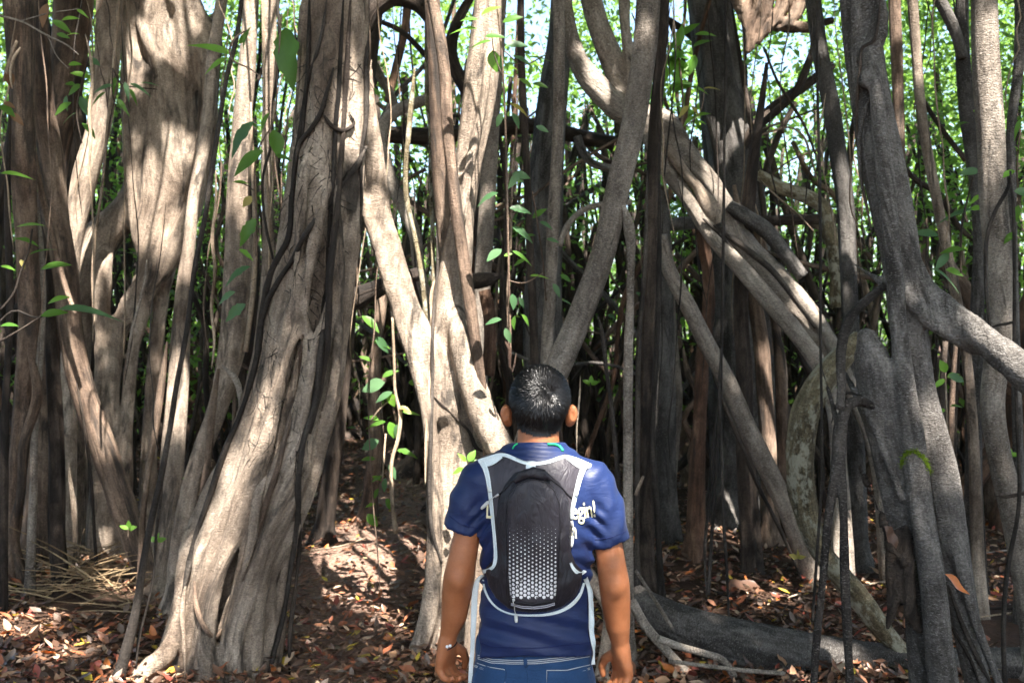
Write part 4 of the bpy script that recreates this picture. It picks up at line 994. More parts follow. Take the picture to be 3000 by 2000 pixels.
# ------------------------------------------------------------------ thicket of stems in the dim background
rnd = random.Random(21)
n = 0
while n < 230:
    d = rnd.uniform(8.4, 17)
    px = rnd.uniform(-150, 3150)
    if 880 < px < 1215 and d < 13.5: continue            # the path runs through here
    if 1760 < px < 2420 and d < 9.2: continue
    x, y = (px - 1500) / FPX * d, d
    r0 = rnd.choice([rnd.uniform(.012, .03), rnd.uniform(.02, .05), rnd.uniform(.05, .13)])
    g = float(gz(x, y)[0])
    lean, leany = rnd.gauss(0, .14), rnd.gauss(0, .08)
    bright_gap = any(a < px < b for a, b in ((1080, 1260), (1520, 1600), (1930, 2010), (2200, 2480), (2640, 2860)))
    H = rnd.uniform(4.5, 8.5) if rnd.random() < .24 else rnd.uniform(1.6, 3.6)
    if bright_gap: H = min(H, rnd.uniform(1.8, 3.2))
    P = []
    for k in range(9):
        z = g - .1 + (H + .1) * (1 - k / 8)
        P.append([x + lean * (z - 1.7) + rnd.gauss(0, .05 + .4 * r0), y + leany * z + rnd.gauss(0, .05), z, r0 * ((0.75 + .25 * k / 8 + (0.5 if k == 8 else 0)) if k else .25)])
    bk = rnd.choice(['brown', 'dark', 'dark', 'dark', 'brown', 'red'])  # weighted to dark bark, deepening the shade between trunks by colour
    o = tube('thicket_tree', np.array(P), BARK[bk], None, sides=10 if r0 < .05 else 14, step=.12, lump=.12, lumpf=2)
    tag(o, ('hair-thin ' if r0 < .02 else 'thin ' if r0 < .05 else 'thick ') + {'brown': 'brown', 'dark': 'blackish', 'red': 'reddish'}[bk] + (' low' if H < 4 else ' tall') + ' thicket stem ' + place(px), 'stem', 'stems of the background thicket')
    n += 1
for i in range(46):                                     # slanting and crossing limbs in the same thicket
    d = rnd.uniform(8.6, 14)
    px, py = rnd.choice([(rnd.uniform(1000, 2500), rnd.uniform(350, 1150)), (rnd.uniform(1750, 2450), rnd.uniform(500, 1100)), (rnd.uniform(0, 3000), rnd.uniform(100, 1000))])
    a = rnd.choice([-1, 1]) * rnd.uniform(.15, 1.1)
    L = rnd.uniform(.5, 1.6); c = W(px, py, d); r = rnd.uniform(.01, .04)
    v = np.array([math.cos(a), rnd.gauss(0, .3), math.sin(a)]) * L
    P = [np.append(c + v * f + np.array([0, 0, rnd.gauss(0, .06)]), r * (1 - .3 * abs(f))) for f in (-1, -.5, 0, .5, 1)]
    o = tube('thicket_limb', np.array(P), BARK[rnd.choice(['dark', 'slate', 'brown'])], None, sides=9, step=.08, lump=.12)
    tag(o, ('thin' if r < .022 else 'stout') + ' dim limb slanting ' + ('up to the right, ' if a > 0 else 'down to the right, ') + place(px), 'limb', 'limbs of the background thicket')

def root_curtain():
    """the far mass of thin hanging roots that closes the view between the trunks"""
    VV, QQ, TT, BB, n = [], [], [], [], 0
    rc = random.Random(40)
    for i in range(620):
        d = rc.uniform(11.5, 19); px = rc.uniform(-200, 3200)
        if 900 < px < 1090 and d < 15: continue
        x = (px - 1500) / FPX * d; g = float(gz(x, d)[0]); r = rc.uniform(.012, .06)
        lean = rc.gauss(0, .16); H_ = rc.uniform(2.2, 5.5)
        P = np.array([[x + lean * z + rc.gauss(0, .06), d + rc.gauss(0, .05), g - .1 + z, r * rc.uniform(.7, 1.1)] for z in np.linspace(H_, 0, 6)])
        v, q, t_, b = tube_geo(P, step=.35, sides=6, lump=.1, lumpf=1, seed=i)
        VV.append(v); QQ.append(q + n); TT.append(t_ + n); BB.append(b); n += len(v)
    o = mk('root_curtain', np.vstack(VV), np.vstack(QQ), np.vstack(TT), BARK['dark'], None, {'bark': ('FLOAT_VECTOR', 'POINT', np.vstack(BB))})
    tag(o, 'dim far mass of hanging roots between the trunks', 'roots', kind='stuff')
root_curtain()
# ------------------------------------------------------------------ leaves
def blade(L, w, curl=.25, fold=.25, n=4, shape='oval', ragged=0.0, seed=0):
    """a leaf along +Y, about 4n triangles with a folded midrib"""
    rd = random.Random(seed)
    V, T = [(0, 0, 0)], []
    for i in range(1, n + 1):
        t = i / (n + 1)
        ww = w * (math.sin(math.pi * t ** 0.8) if shape == 'oval' else math.sin(math.pi * t ** .6) ** 1.2) * .5
        z = -curl * L * t * t
        a, b = (1 - ragged * rd.random()), (1 - ragged * rd.random())
        V += [(-ww * a, L * t, z + ww * fold), (0, L * t, z), (ww * b, L * t, z + ww * fold)]
    V.append((0, L, -curl * L))
    e = len(V) - 1
    T += [(0, 2, 1), (0, 3, 2)]
    for i in range(n - 1):
        a, b = 1 + 3 * i, 4 + 3 * i
        T += [(a, a + 1, b + 1), (a, b + 1, b), (a + 1, a + 2, b + 2), (a + 1, b + 2, b + 1)]
    a = 1 + 3 * (n - 1)
    T += [(a, a + 1, e), (a + 1, a + 2, e)]
    return np.array(V, float), np.array(T)

BL = {}
def blade_mesh(kind, mat):
    if (kind, mat) not in BL:
        V, T = {'oval': lambda: blade(1, .42, .22, .3, 6), 'long': lambda: blade(1, .24, .30, .3, 7, 'lance'), 'wide': lambda: blade(1, .6, .15, .2, 6),
                'eaten': lambda: blade(1, .46, .25, .3, 11, 'oval', .32, 3)}[kind]()
        BL[(kind, mat)] = mesh_data('leaf', V, None, T, LEAF[mat])
    return BL[(kind, mat)]

def aim(direction, face):
    """rotation: local +Y along the direction, local +Z as near to 'face' as it can be"""
    y = Vector(direction).normalized()
    x = y.cross(Vector(face))
    if x.length < 1e-3: x = y.orthogonal()
    x.normalize()
    z = x.cross(y)
    return Matrix((x, y, z)).transposed()

def plant(name, label, stems, leaves, d, group=None, stem_mat='brown', cat='plant'):
    """stems: traces; leaves: (px, py, length px, screen angle deg, kind, material). The root of each leaf stands at its trace point."""
    base = W(stems[0][-1][0], stems[0][-1][1], d)
    e = empty(name, base, label, cat, group)
    rd = random.Random(label)
    for s in stems:
        tube('stem', px_path(s, d), BARK[stem_mat], e, sides=6, step=.03, lump=.12, lumpf=8)
    for (px, py, L, ang, kind, mat) in leaves:
        o = bpy.data.objects.new('leaf', blade_mesh(kind, mat))
        link(o, e)
        a = R(ang)
        dy = rd.uniform(-.35, .25)
        v = Vector((math.cos(a), dy, math.sin(a)))
        o.location = Vector(W(px, py, d + rd.uniform(-.03, .03)) - base)
        tilt = Vector((rd.uniform(-.5, .5), -rd.uniform(.35, .9), rd.uniform(.3, 1.0)))
        m = aim(v, tilt).to_4x4()
        o.matrix_local = Matrix.Translation(o.location) @ m @ Matrix.Scale(L / FPX * d * 1.05, 4)
    return e

plant('leafy_vine', 'leafy hanging vine with pale green leaves above the head of the person',
      [[(1455, -10, 4), (1470, 150, 5), (1480, 330, 5), (1486, 560, 6), (1490, 760, 6), (1496, 1000, 6)], [(1440, 90, 4), (1446, 150, 4), (1470, 220, 5)], [(1478, 150, 4), (1530, 190, 4), (1600, 160, 3)], [(1486, 820, 4), (1530, 830, 4), (1590, 800, 3)]],
      [(1410, 45, 60, 28, 'oval', 'bright'), (1400, 58, 50, 175, 'oval', 'green'), (1400, 85, 80, 180, 'long', 'bright'), (1420, 108, 60, 5, 'oval', 'green'), (1440, 120, 76, 186, 'long', 'green'), (1442, 148, 62, -80, 'wide', 'bright'),
       (1472, 66, 60, 18, 'oval', 'green'), (1480, 135, 66, 10, 'oval', 'bluish'), (1500, 165, 70, -20, 'eaten', 'bluish'), (1540, 170, 80, 8, 'long', 'green'), (1470, 160, 50, -100, 'oval', 'bluish'), (1520, 230, 50, -30, 'oval', 'green'),
       (1495, 305, 60, -25, 'eaten', 'yellow'), (1470, 330, 44, -110, 'oval', 'bluish'), (1500, 330, 50, -60, 'oval', 'bluish'), (1500, 510, 54, -10, 'wide', 'bluish'), (1520, 505, 56, -120, 'eaten', 'bluish'), (1460, 565, 74, 200, 'eaten', 'bluish'), (1492, 610, 66, -5, 'eaten', 'bluish'),
       (1500, 665, 74, -28, 'eaten', 'bluish'), (1470, 730, 56, 215, 'wide', 'bluish'), (1500, 735, 72, -25, 'long', 'green'), (1476, 750, 26, 20, 'oval', 'bright'), (1552, 808, 56, 4, 'long', 'bright'), (1500, 860, 46, -80, 'wide', 'bluish'), (1520, 870, 36, -60, 'eaten', 'bluish'),
       (1508, 925, 40, -100, 'oval', 'green'), (1528, 920, 40, -50, 'oval', 'bright'), (1470, 935, 50, 190, 'oval', 'bluish'), (1480, 960, 46, -70, 'oval', 'bluish'), (1560, 245, 46, -10, 'oval', 'green'), (1570, 370, 40, -20, 'oval', 'bluish')], 5.25)
plant('dim_leafy_vine', 'darker leafy twig between the slim straight trunk and the hanging vine',
      [[(1560, 560, 5), (1575, 660, 5), (1590, 760, 5), (1600, 880, 5)]],
      [(1560, 640, 50, 40, 'oval', 'green'), (1580, 650, 46, -20, 'oval', 'bluish'), (1570, 690, 50, 180, 'oval', 'green'), (1600, 700, 40, -10, 'oval', 'bluish'), (1640, 805, 40, -25, 'oval', 'green'), (1620, 830, 44, -60, 'oval', 'bluish'), (1650, 880, 30, -20, 'oval', 'bluish'), (1540, 760, 40, 200, 'oval', 'green')], 5.9)
plant('climbing_plant', 'leafy climbing plant on a twisted stem beside the path',
      [[(1150, 930, 8), (1155, 1060, 9), (1160, 1160, 10), (1172, 1210, 12), (1165, 1290, 12), (1150, 1340, 12), (1148, 1450, 14), (1160, 1560, 16)], [(1160, 1160, 6), (1120, 1190, 6), (1080, 1240, 5)], [(1130, 1270, 6), (1125, 1340, 6), (1120, 1420, 5)]],
      [(1060, 925, 70, -35, 'oval', 'green'), (1100, 985, 60, -50, 'oval', 'bluish'), (1128, 1120, 76, 196, 'wide', 'bluish'), (1085, 1000, 60, -10, 'oval', 'green'), (1150, 1148, 56, 205, 'oval', 'bluish'), (1140, 1150, 44, -70, 'wide', 'bright'), (1180, 1040, 40, 10, 'oval', 'green'), (1196, 1120, 44, 0, 'wide', 'green'),
       (1180, 1205, 50, -5, 'long', 'bright'), (1110, 1230, 50, 165, 'oval', 'bright'), (1130, 1235, 70, 190, 'long', 'green'), (1140, 1235, 50, -70, 'wide', 'bright'), (1170, 1240, 44, -110, 'wide', 'bluish'), (1110, 1290, 56, 205, 'wide', 'bluish'), (1160, 1318, 66, -8, 'eaten', 'green'), (1170, 1190, 40, -20, 'oval', 'yellow'),
       (1100, 1345, 44, 175, 'oval', 'green'), (1140, 1360, 46, -60, 'oval', 'bluish'), (1120, 1395, 40, 200, 'oval', 'green'), (1130, 1400, 40, -100, 'oval', 'bluish'), (1110, 1430, 36, -120, 'oval', 'green'), (1130, 1460, 40, -60, 'wide', 'green'), (1100, 1475, 30, 190, 'oval', 'bright'), (1076, 1505, 46, -50, 'wide', 'bright'), (1090, 1395, 30, -20, 'oval', 'bright'), (1120, 1105, 50, 30, 'oval', 'green'), (1090, 1060, 46, 150, 'oval', 'green')], 6.4, stem_mat='paleroot')
plant('lower_left_sprig', 'sprig with long green leaves over the trunks at the left edge',
      [[(-10, 950, 6), (40, 910, 6), (110, 930, 6), (130, 925, 4)], [(95, 670, 5), (85, 730, 6), (60, 800, 6), (40, 860, 7), (0, 910, 8)], [(-10, 1005, 6), (60, 965, 6), (130, 920, 6)]],
      [(0, 508, 92, 3, 'long', 'bright'), (48, 665, 74, 12, 'wide', 'bright'), (40, 700, 76, -4, 'eaten', 'green'), (84, 748, 74, 30, 'long', 'green'), (118, 790, 88, 18, 'oval', 'green'), (0, 780, 44, -5, 'oval', 'bright'), (140, 890, 70, 25, 'oval', 'bright'), (120, 925, 72, 15, 'oval', 'green'), (170, 905, 172, 3, 'long', 'bluish'), (0, 955, 54, 10, 'oval', 'green'), (60, 760, 30, -60, 'oval', 'yellow')], 4.9, stem_mat='dark')
plant('upper_left_twig', 'bare twig with a few leaves crossing the top left corner',
      [[(-10, 45, 6), (60, 62, 6), (140, 105, 6), (200, 135, 5), (230, 160, 3)], [(60, 62, 4), (140, 40, 4), (230, 26, 3)], [(140, 105, 3), (170, 170, 3), (200, 200, 3)]],
      [(150, 60, 60, -25, 'oval', 'green'), (180, 60, 50, 15, 'oval', 'bright'), (225, 28, 44, -30, 'long', 'bright'), (165, 100, 36, -10, 'oval', 'green'), (140, 10, 70, -105, 'oval', 'dead'), (195, 105, 40, 15, 'oval', 'bright')], 5.0, stem_mat='grey')
plant('broken_twig', 'pale splintered dead twig ends with curled dry leaves at upper left',
      [[(50, 120, 8), (35, 160, 11), (22, 200, 12), (10, 240, 5)], [(60, 140, 6), (40, 170, 9), (30, 220, 8), (36, 260, 4)]],
      [(0, 308, 60, -30, 'oval', 'green'), (30, 330, 50, -40, 'oval', 'dead'), (10, 300, 40, -20, 'oval', 'dead'), (20, 205, 50, -75, 'wide', 'dead')], 5.1, stem_mat='paleroot')
plant('dark_sprig', 'shaded bluish green sprig hanging across the fluted fig',
      [[(330, 200, 5), (360, 250, 5), (390, 255, 4), (460, 262, 3)], [(330, 200, 4), (330, 280, 4), (345, 330, 3)]],
      [(365, 240, 60, -70, 'long', 'bluish'), (380, 245, 70, -20, 'long', 'bluish'), (410, 245, 56, 5, 'long', 'bluish'), (340, 225, 60, -100, 'long', 'green'), (330, 250, 70, 190, 'long', 'bluish'), (345, 290, 60, -50, 'long', 'green'), (310, 270, 60, 215, 'long', 'green'), (380, 260, 50, -60, 'long', 'green')], 6.0, stem_mat='dark')
plant('upper_left_leaves', 'cluster of dark and bright leaves in the gap right of the left leaning trunk',
      [[(265, 160, 5), (240, 240, 5), (225, 330, 5), (240, 420, 4)]],
      [(262, 172, 34, -30, 'wide', 'bluish'), (200, 190, 40, 5, 'oval', 'bright'), (205, 215, 66, -5, 'oval', 'bright'), (240, 250, 60, 200, 'oval', 'green'), (230, 280, 70, -60, 'oval', 'bluish'), (210, 300, 60, 215, 'oval', 'green'), (225, 330, 60, 200, 'long', 'bluish'), (240, 360, 60, -40, 'oval', 'green'), (220, 250, 40, 160, 'oval', 'green'), (195, 280, 44, -90, 'oval', 'bluish')], 6.1, stem_mat='dark')
plant('long_leaf_twig', 'twig with two long pale green leaves across the dark vine stem',
      [[(720, 90, 5), (690, 110, 6), (672, 155, 6), (680, 175, 6), (730, 200, 5), (770, 230, 4)]],
      [(672, 158, 116, 160, 'long', 'bright'), (666, 170, 84, 205, 'long', 'bright'), (700, 130, 60, 50, 'long', 'green')], 4.9)
plant('hole_eaten_vine', 'vine with big hole-eaten leaves down the sunlit trunk left of the strangler fig',
      [[(825, 40, 5), (812, 220, 5), (800, 360, 5), (760, 430, 5), (745, 560, 6), (752, 640, 6), (750, 750, 6)], [(745, 560, 4), (720, 540, 4), (690, 535, 3)]],
      [(836, 80, 180, -84, 'eaten', 'green'), (800, 380, 80, -75, 'wide', 'green'), (805, 455, 50, -10, 'oval', 'green'), (745, 355, 124, 228, 'eaten', 'bluish'), (772, 440, 110, 215, 'oval', 'green'), (680, 535, 50, 4, 'oval', 'bright'), (738, 575, 40, 230, 'wide', 'yellow'), (750, 640, 90, 238, 'eaten', 'green'), (700, 730, 50, -30, 'eaten', 'bright'), (735, 780, 92, 208, 'eaten', 'bluish'),
       (690, 855, 70, 205, 'eaten', 'bluish'), (720, 890, 80, 215, 'eaten', 'bluish'), (790, 330, 60, -120, 'oval', 'green'), (730, 95, 50, -120, 'eaten', 'green')], 5.2)
plant('yellow_sprig', 'small yellowish sprig in front of the wide slate column',
      [[(2065, 260, 3), (2050, 330, 3), (2010, 370, 3)]],
      [(2018, 310, 42, 225, 'oval', 'yellow'), (2025, 310, 34, -50, 'oval', 'yellow'), (2030, 345, 50, 20, 'oval', 'bright'), (2035, 340, 42, 215, 'oval', 'bright'), (2060, 260, 50, 5, 'oval', 'yellow'), (2040, 355, 30, -10, 'oval', 'bright')], 6.2)
plant('bright_bush', 'bright green leaf cluster in the gap between the curved trunk and the slate column',
      [[(1985, 90, 6), (1990, 180, 6), (2000, 280, 6), (1995, 400, 8)]],
      [(1980 + random.Random(i).uniform(-60, 60), 170 + random.Random(i + 50).uniform(-80, 90), 60, random.Random(i + 9).uniform(0, 360), 'oval', ('bright', 'bright', 'green')[i % 3]) for i in range(34)], 8.2)
plant('right_leaf_sprig', 'sprig of long bluish leaves left of the vine-wrapped right trunk',
      [[(2850, 520, 5), (2835, 580, 5), (2820, 650, 6), (2815, 800, 6)]],
      [(2850, 325, 40, -10, 'wide', 'bright'), (2840, 360, 50, 185, 'oval', 'green'), (2870, 500, 60, 185, 'oval', 'bluish'), (2852, 612, 104, 190, 'long', 'bluish'), (2840, 615, 46, 15, 'oval', 'bright'), (2875, 570, 40, 215, 'oval', 'bright'), (2750, 690, 74, 168, 'oval', 'bluish'), (2730, 785, 104, -30, 'long', 'bluish'), (2770, 790, 60, -10, 'oval', 'green'), (2830, 730, 70, 180, 'oval', 'green'), (2780, 740, 60, 230, 'oval', 'bluish')], 6.0)
plant('edge_leaf_sprig', 'green sprig hanging at the right edge beside the last trunk',
      [[(2990, 380, 5), (2980, 480, 5), (2985, 600, 5)]],
      [(2970, 430, 50, -30, 'oval', 'green'), (2970, 560, 60, -10, 'wide', 'bluish'), (2975, 500, 46, 200, 'oval', 'bright'), (2985, 600, 50, -100, 'oval', 'green'), (2990, 350, 60, 250, 'long', 'green'), (2975, 680, 50, 215, 'oval', 'green')], 5.0)
plant('young_sapling', 'young bright green sapling below the big right limb',
      [[(2770, 1090, 4), (2772, 1160, 5), (2776, 1260, 5), (2800, 1420, 6)]],
      [(2772, 1090, 40, 120, 'wide', 'bright'), (2775, 1105, 36, 20, 'wide', 'bright'), (2770, 1110, 40, 215, 'oval', 'bright'), (2778, 1100, 50, -15, 'wide', 'bluish'), (2785, 1190, 40, 5, 'oval', 'green'), (2770, 1200, 30, 190, 'oval', 'bright')], 5.6, stem_mat='paleroot')
plant('trunk_sprout', 'fresh green sprout growing on the pale forked fig left of the shoulder of the person',
      [[(1378, 1340, 4), (1366, 1370, 5), (1352, 1420, 5)]],
      [(1372, 1352, 38, 60, 'wide', 'bright'), (1378, 1360, 40, 10, 'wide', 'bright'), (1366, 1352, 34, 130, 'oval', 'bright'), (1360, 1372, 40, 200, 'wide', 'bright'), (1350, 1440, 34, 215, 'oval', 'bright'), (1370, 1372, 40, -40, 'oval', 'bright')], 5.35, stem_mat='paleroot')
for i, (px, py) in enumerate([(560, 1415), (460, 1590), (1730, 1130), (375, 1555), (2960, 1340), (2335, 1640)]):
    plant('seedling', 'tiny bright green seedling on the litter ' + ['beside the pale slender trunk', 'at the base of the left leaning trunk', 'behind the right ear of the person', 'on the left leaning trunk', 'by the vine-wrapped right trunk', 'between the lichen trunk roots'][i],
          [[(px, py - 10, 3), (px, py + 20, 4)]], [(px, py - 5, 26, a, 'wide', 'bright' if i < 5 else 'yellow') for a in (20, 150, 80)], [6.4, 6.4, 7, 6.6, 5.6, 5.0][i])

# ------------------------------------------------------------------ scattered leaf masses
def scatter(V0, T0, pos, M, size, tint=None):
    N = len(pos)
    V = np.einsum('nij,kj->nki', M, V0) * size[:, None, None] + pos[:, None]
    T = (T0[None] + (np.arange(N) * len(V0))[:, None, None]).reshape(-1, 3)
    A = None if tint is None else np.repeat(tint, len(V0), 0)
    return V.reshape(-1, 3), T, A

def rand_rot(N, flat=1.0):
    """random frames; flat < 1 keeps the blades nearer level"""
    a = RNG.uniform(0, 2 * np.pi, N)
    nz = np.stack([RNG.normal(0, flat, N), RNG.normal(0, flat, N), np.ones(N)], 1)
    nz /= np.linalg.norm(nz, axis=1)[:, None]
    x = np.stack([np.cos(a), np.sin(a), np.zeros(N)], 1)
    y = np.cross(nz, x); y /= np.linalg.norm(y, axis=1)[:, None]
    x = np.cross(y, nz)
    return np.stack([x, y, nz], 2)

LV = np.array([(0, 0, 0), (-.24, .45, .05), (0, .5, -.04), (.24, .45, .05), (0, 1, -.12)], float)
LT = np.array([(0, 2, 1), (0, 3, 2), (1, 2, 4), (2, 3, 4)])

# far foliage: clumps of leaves from ten metres on, thinner where the photograph shows sky
SKYGAPS = [(1140, 110, 75), (1560, 95, 90), (1950, 70, 80), (1540, 310, 60), (2260, 190, 60), (1460, 30, 60), (600, 40, 50), (1340, 250, 40), (1230, 60, 50), (2230, 330, 40), (2330, 150, 50)]
def far_foliage():
    pos, size = [], []
    rd = random.Random(31)
    def gap(p):
        px, py = 1500 + p[0] / p[1] * FPX, 1000 - (p[2] - CAM_Z) / p[1] * FPX
        return any((px - a) ** 2 + (py - b) ** 2 < r * r for a, b, r in SKYGAPS)
    n = 0
    while n < 980:
        d = rd.uniform(10.5, 21)
        px = rd.uniform(-250, 3250)
        z = rd.uniform(0.9, 1.72 + 1150 / FPX * d)
        if z < 2.2 and rd.random() < .55: continue
        c = (W(px, 1000, d)[0], d, z)
        wgt = .75 if px < 700 else (.5 if px < 1900 else (.8 if px < 2450 else 1.0))
        if rd.random() > wgt: continue
        if gap(c) and rd.random() < .93: continue
        m = rd.randint(50, 120); rad = rd.uniform(.35, .9)
        q = RNG.normal(0, 1, (m, 3)) * np.array([rad * .6, rad * .6, rad * .4]) + c
        pos.append(q); size.append(RNG.uniform(.06, .14, m))
        n += 1
    # the wood beyond, which closes the view
    m = 120000
    dd = RNG.uniform(21, 34, m); xx = RNG.uniform(-.62, .62, m) * dd; zz = RNG.uniform(-.1, 1, m) * 12.5 + .8
    q = np.stack([xx, dd, zz], 1)
    keep = fbm(q * np.array([.5, .3, .6]), 2) > -.22
    keep &= np.array([not gap(v) or rd.random() < .12 for v in q])
    hole = fbm(q * np.array([.9, .1, .9]) + 7, 2) < .10 + .45 * np.clip((xx / dd - .24) * 6, 0, 1) + .12 * np.clip((-xx / dd - .2) * 6, 0, 1) + .35 * np.clip((5.5 - zz) / 4, 0, 1)
    q = q[keep & hole]
    pos.append(q); size.append(RNG.uniform(.14, .3, len(q)))
    pos, size = np.vstack(pos), np.concatenate(size)
    V, T, A = scatter(LV, LT, pos, rand_rot(len(pos), .8), size, RNG.random(len(pos)))
    o = mk('far_foliage', V, None, T, LEAF['far'], None, {'tint': ('FLOAT', 'POINT', A)})
    tag(o, 'green sunlit foliage filling the gaps behind the trunks', 'foliage', kind='stuff')
far_foliage()

# unseen canopy added to block the sun, gaps cut along its rays for dapples
SUNSPOTS = [(1310, 900, 5.6, 0.150), (1320, 1050, 5.6, 0.160), (1330, 1200, 5.55, 0.170), (1320, 1350, 5.6, 0.150), (1300, 1480, 5.6, 0.100), (1210, 900, 5.6, 0.120), (1165, 780, 5.6, 0.100), (1270, 1080, 5.6, 0.100), (1390, 1180, 5.5, 0.100), (1410, 1750, 5.3, 0.140),
            (1085, 1620, 8.0, 0.420), (1130, 1690, 7.4, 0.220), (1000, 1480, 10.3, 0.160), (1050, 1560, 8.9, 0.200), (1005, 1290, 15, 0.300), (1180, 1560, 8.4, 0.120),
            (735, 60, 6.1, 0.220), (728, 200, 6.1, 0.120), (705, 400, 6.1, 0.080), (788, 120, 5.9, 0.140), (790, 330, 5.9, 0.050), (600, 470, 6.8, 0.028), (570, 600, 6.8, 0.055), (550, 760, 6.8, 0.039), (515, 1150, 6.7, 0.100),
            (490, 560, 8.0, 0.055), (470, 690, 8.0, 0.088), (410, 620, 8.0, 0.055), (395, 220, 8.0, 0.055), (520, 470, 8.0, 0.033), (250, 810, 8.0, 0.077), (310, 790, 8.0, 0.039), (220, 640, 7.4, 0.055), (540, 60, 7.9, 0.055), (480, 80, 7.9, 0.039),
            (1045, 330, 5.25, 0.054), (720, 1340, 5.15, 0.048), (660, 1480, 5.1, 0.048), (760, 1250, 5.15, 0.030), (560, 1760, 5.1, 0.080), (420, 1930, 4.9, 0.100),
            (1300, 230, 5.5, 0.070), (1315, 420, 5.5, 0.070), (1425, 280, 5.6, 0.050), (1385, 430, 5.6, 0.050), (1290, 60, 5.5, 0.060), (2100, 560, 7.4, 0.090), (2060, 610, 7.2, 0.060), (1750, 245, 7.5, 0.080), (1920, 330, 7.5, 0.070), (2240, 30, 8.7, 0.10), (2330, 20, 8.7, 0.06),
            (2890, 120, 5.0, 0.090), (2900, 330, 5.0, 0.050), (2680, 60, 6.2, 0.070), (2930, 1040, 4.1, 0.070), (240, 1100, 6.9, 0.070), (300, 1200, 6.9, 0.050), (1560, 640, 4.9, 0.000), (1700, 1340, 2.45, 0.045), (2500, 1640, 7.0, 0.120), (2140, 1500, 9, 0.200), (2550, 1430, 9.5, 0.140), (330, 1660, 6.6, 0.080), (1770, 1400, 2.5, 0.050), (1130, 1620, 7.9, 0.420), (1060, 1660, 7.6, 0.220), (1330, 1120, 5.6, 0.200), (1340, 1300, 5.55, 0.160), (1290, 1400, 5.6, 0.120), (1230, 960, 5.6, 0.120), (180, 1930, 5.4, 0.090), (60, 1850, 5.9, 0.150)]
def canopy():
    S_ = np.array(SUN)
    m = 190000
    z = RNG.uniform(8.0, 11.5, m)
    x = RNG.uniform(-12, 18, m); y = RNG.uniform(-14, 13, m)
    p = np.stack([x, y, z], 1)
    # sun-ward column: the part that shades the view is dense, the rest thinned to let sky light in
    foot = p - S_ * ((z - 1.5) / S_[2])[:, None]
    inview = (foot[:, 1] > .5) & (foot[:, 1] < 16.0) & (np.abs(foot[:, 0]) < .62 * foot[:, 1] + 1.8)
    dens = np.where(inview, np.where(foot[:, 1] > 11.5, .7, 1.0), np.where(p[:, 1] < -4.5, .12, .40))
    dens *= np.where(inview & (fbm(foot * .9, 2) > .36), .6, 1.0)
    keep = RNG.random(m) < dens
    M = rand_rot(m, .45); size = RNG.uniform(.22, .38, m)
    mid = p + M[:, :, 1] * (size * .5)[:, None]
    for (px, py, d, r) in SUNSPOTS:
        if r <= 0: continue
        c = W(px, py, d)
        off = mid - c
        al = off @ S_
        rad = np.linalg.norm(off - al[:, None] * S_, axis=1)
        keep &= rad > r + .5 * size - .03
    p = p[keep]
    V, T, A = scatter(LV, LT, p, M[keep], size[keep], RNG.random(len(p)))
    o = mk('shade_canopy', V, None, T, LEAF['canopy'], None, {'tint': ('FLOAT', 'POINT', A)})
    tag(o, 'unseen leaf canopy added high overhead for shade and dappled sun', 'foliage', kind='stuff')
canopy()

def sky_block_wood():
    """unseen leaf ring beside and behind the camera, added to block sky light"""
    m = 52000
    a = RNG.uniform(0, 2 * np.pi, m); r = RNG.uniform(7.5, 13, m)
    x, y, z = r * np.cos(a), 1.5 + r * np.sin(a), RNG.uniform(0, 1, m) ** .8 * 8.5
    p = np.stack([x, y, z], 1)
    keep = ~((y > 0) & (np.abs(x) < .60 * y + .8)) & (fbm(p * .45 + 3, 2) > -.12)
    keep &= ~((y < -1) & (z > 2.6) & (RNG.random(m) < .8))          # unseen ring cuts sky light; thinned high behind to admit some
    p = p[keep]
    V, T, A = scatter(LV, LT, p, rand_rot(len(p), .9), RNG.uniform(.22, .42, len(p)), RNG.random(len(p)))
    o = mk('sky_block_foliage', V, None, T, LEAF['canopy'], None, {'tint': ('FLOAT', 'POINT', A)})
    tag(o, 'unseen leafy wood added beside and behind the viewpoint to block sky light', 'foliage', kind='stuff')
sky_block_wood()

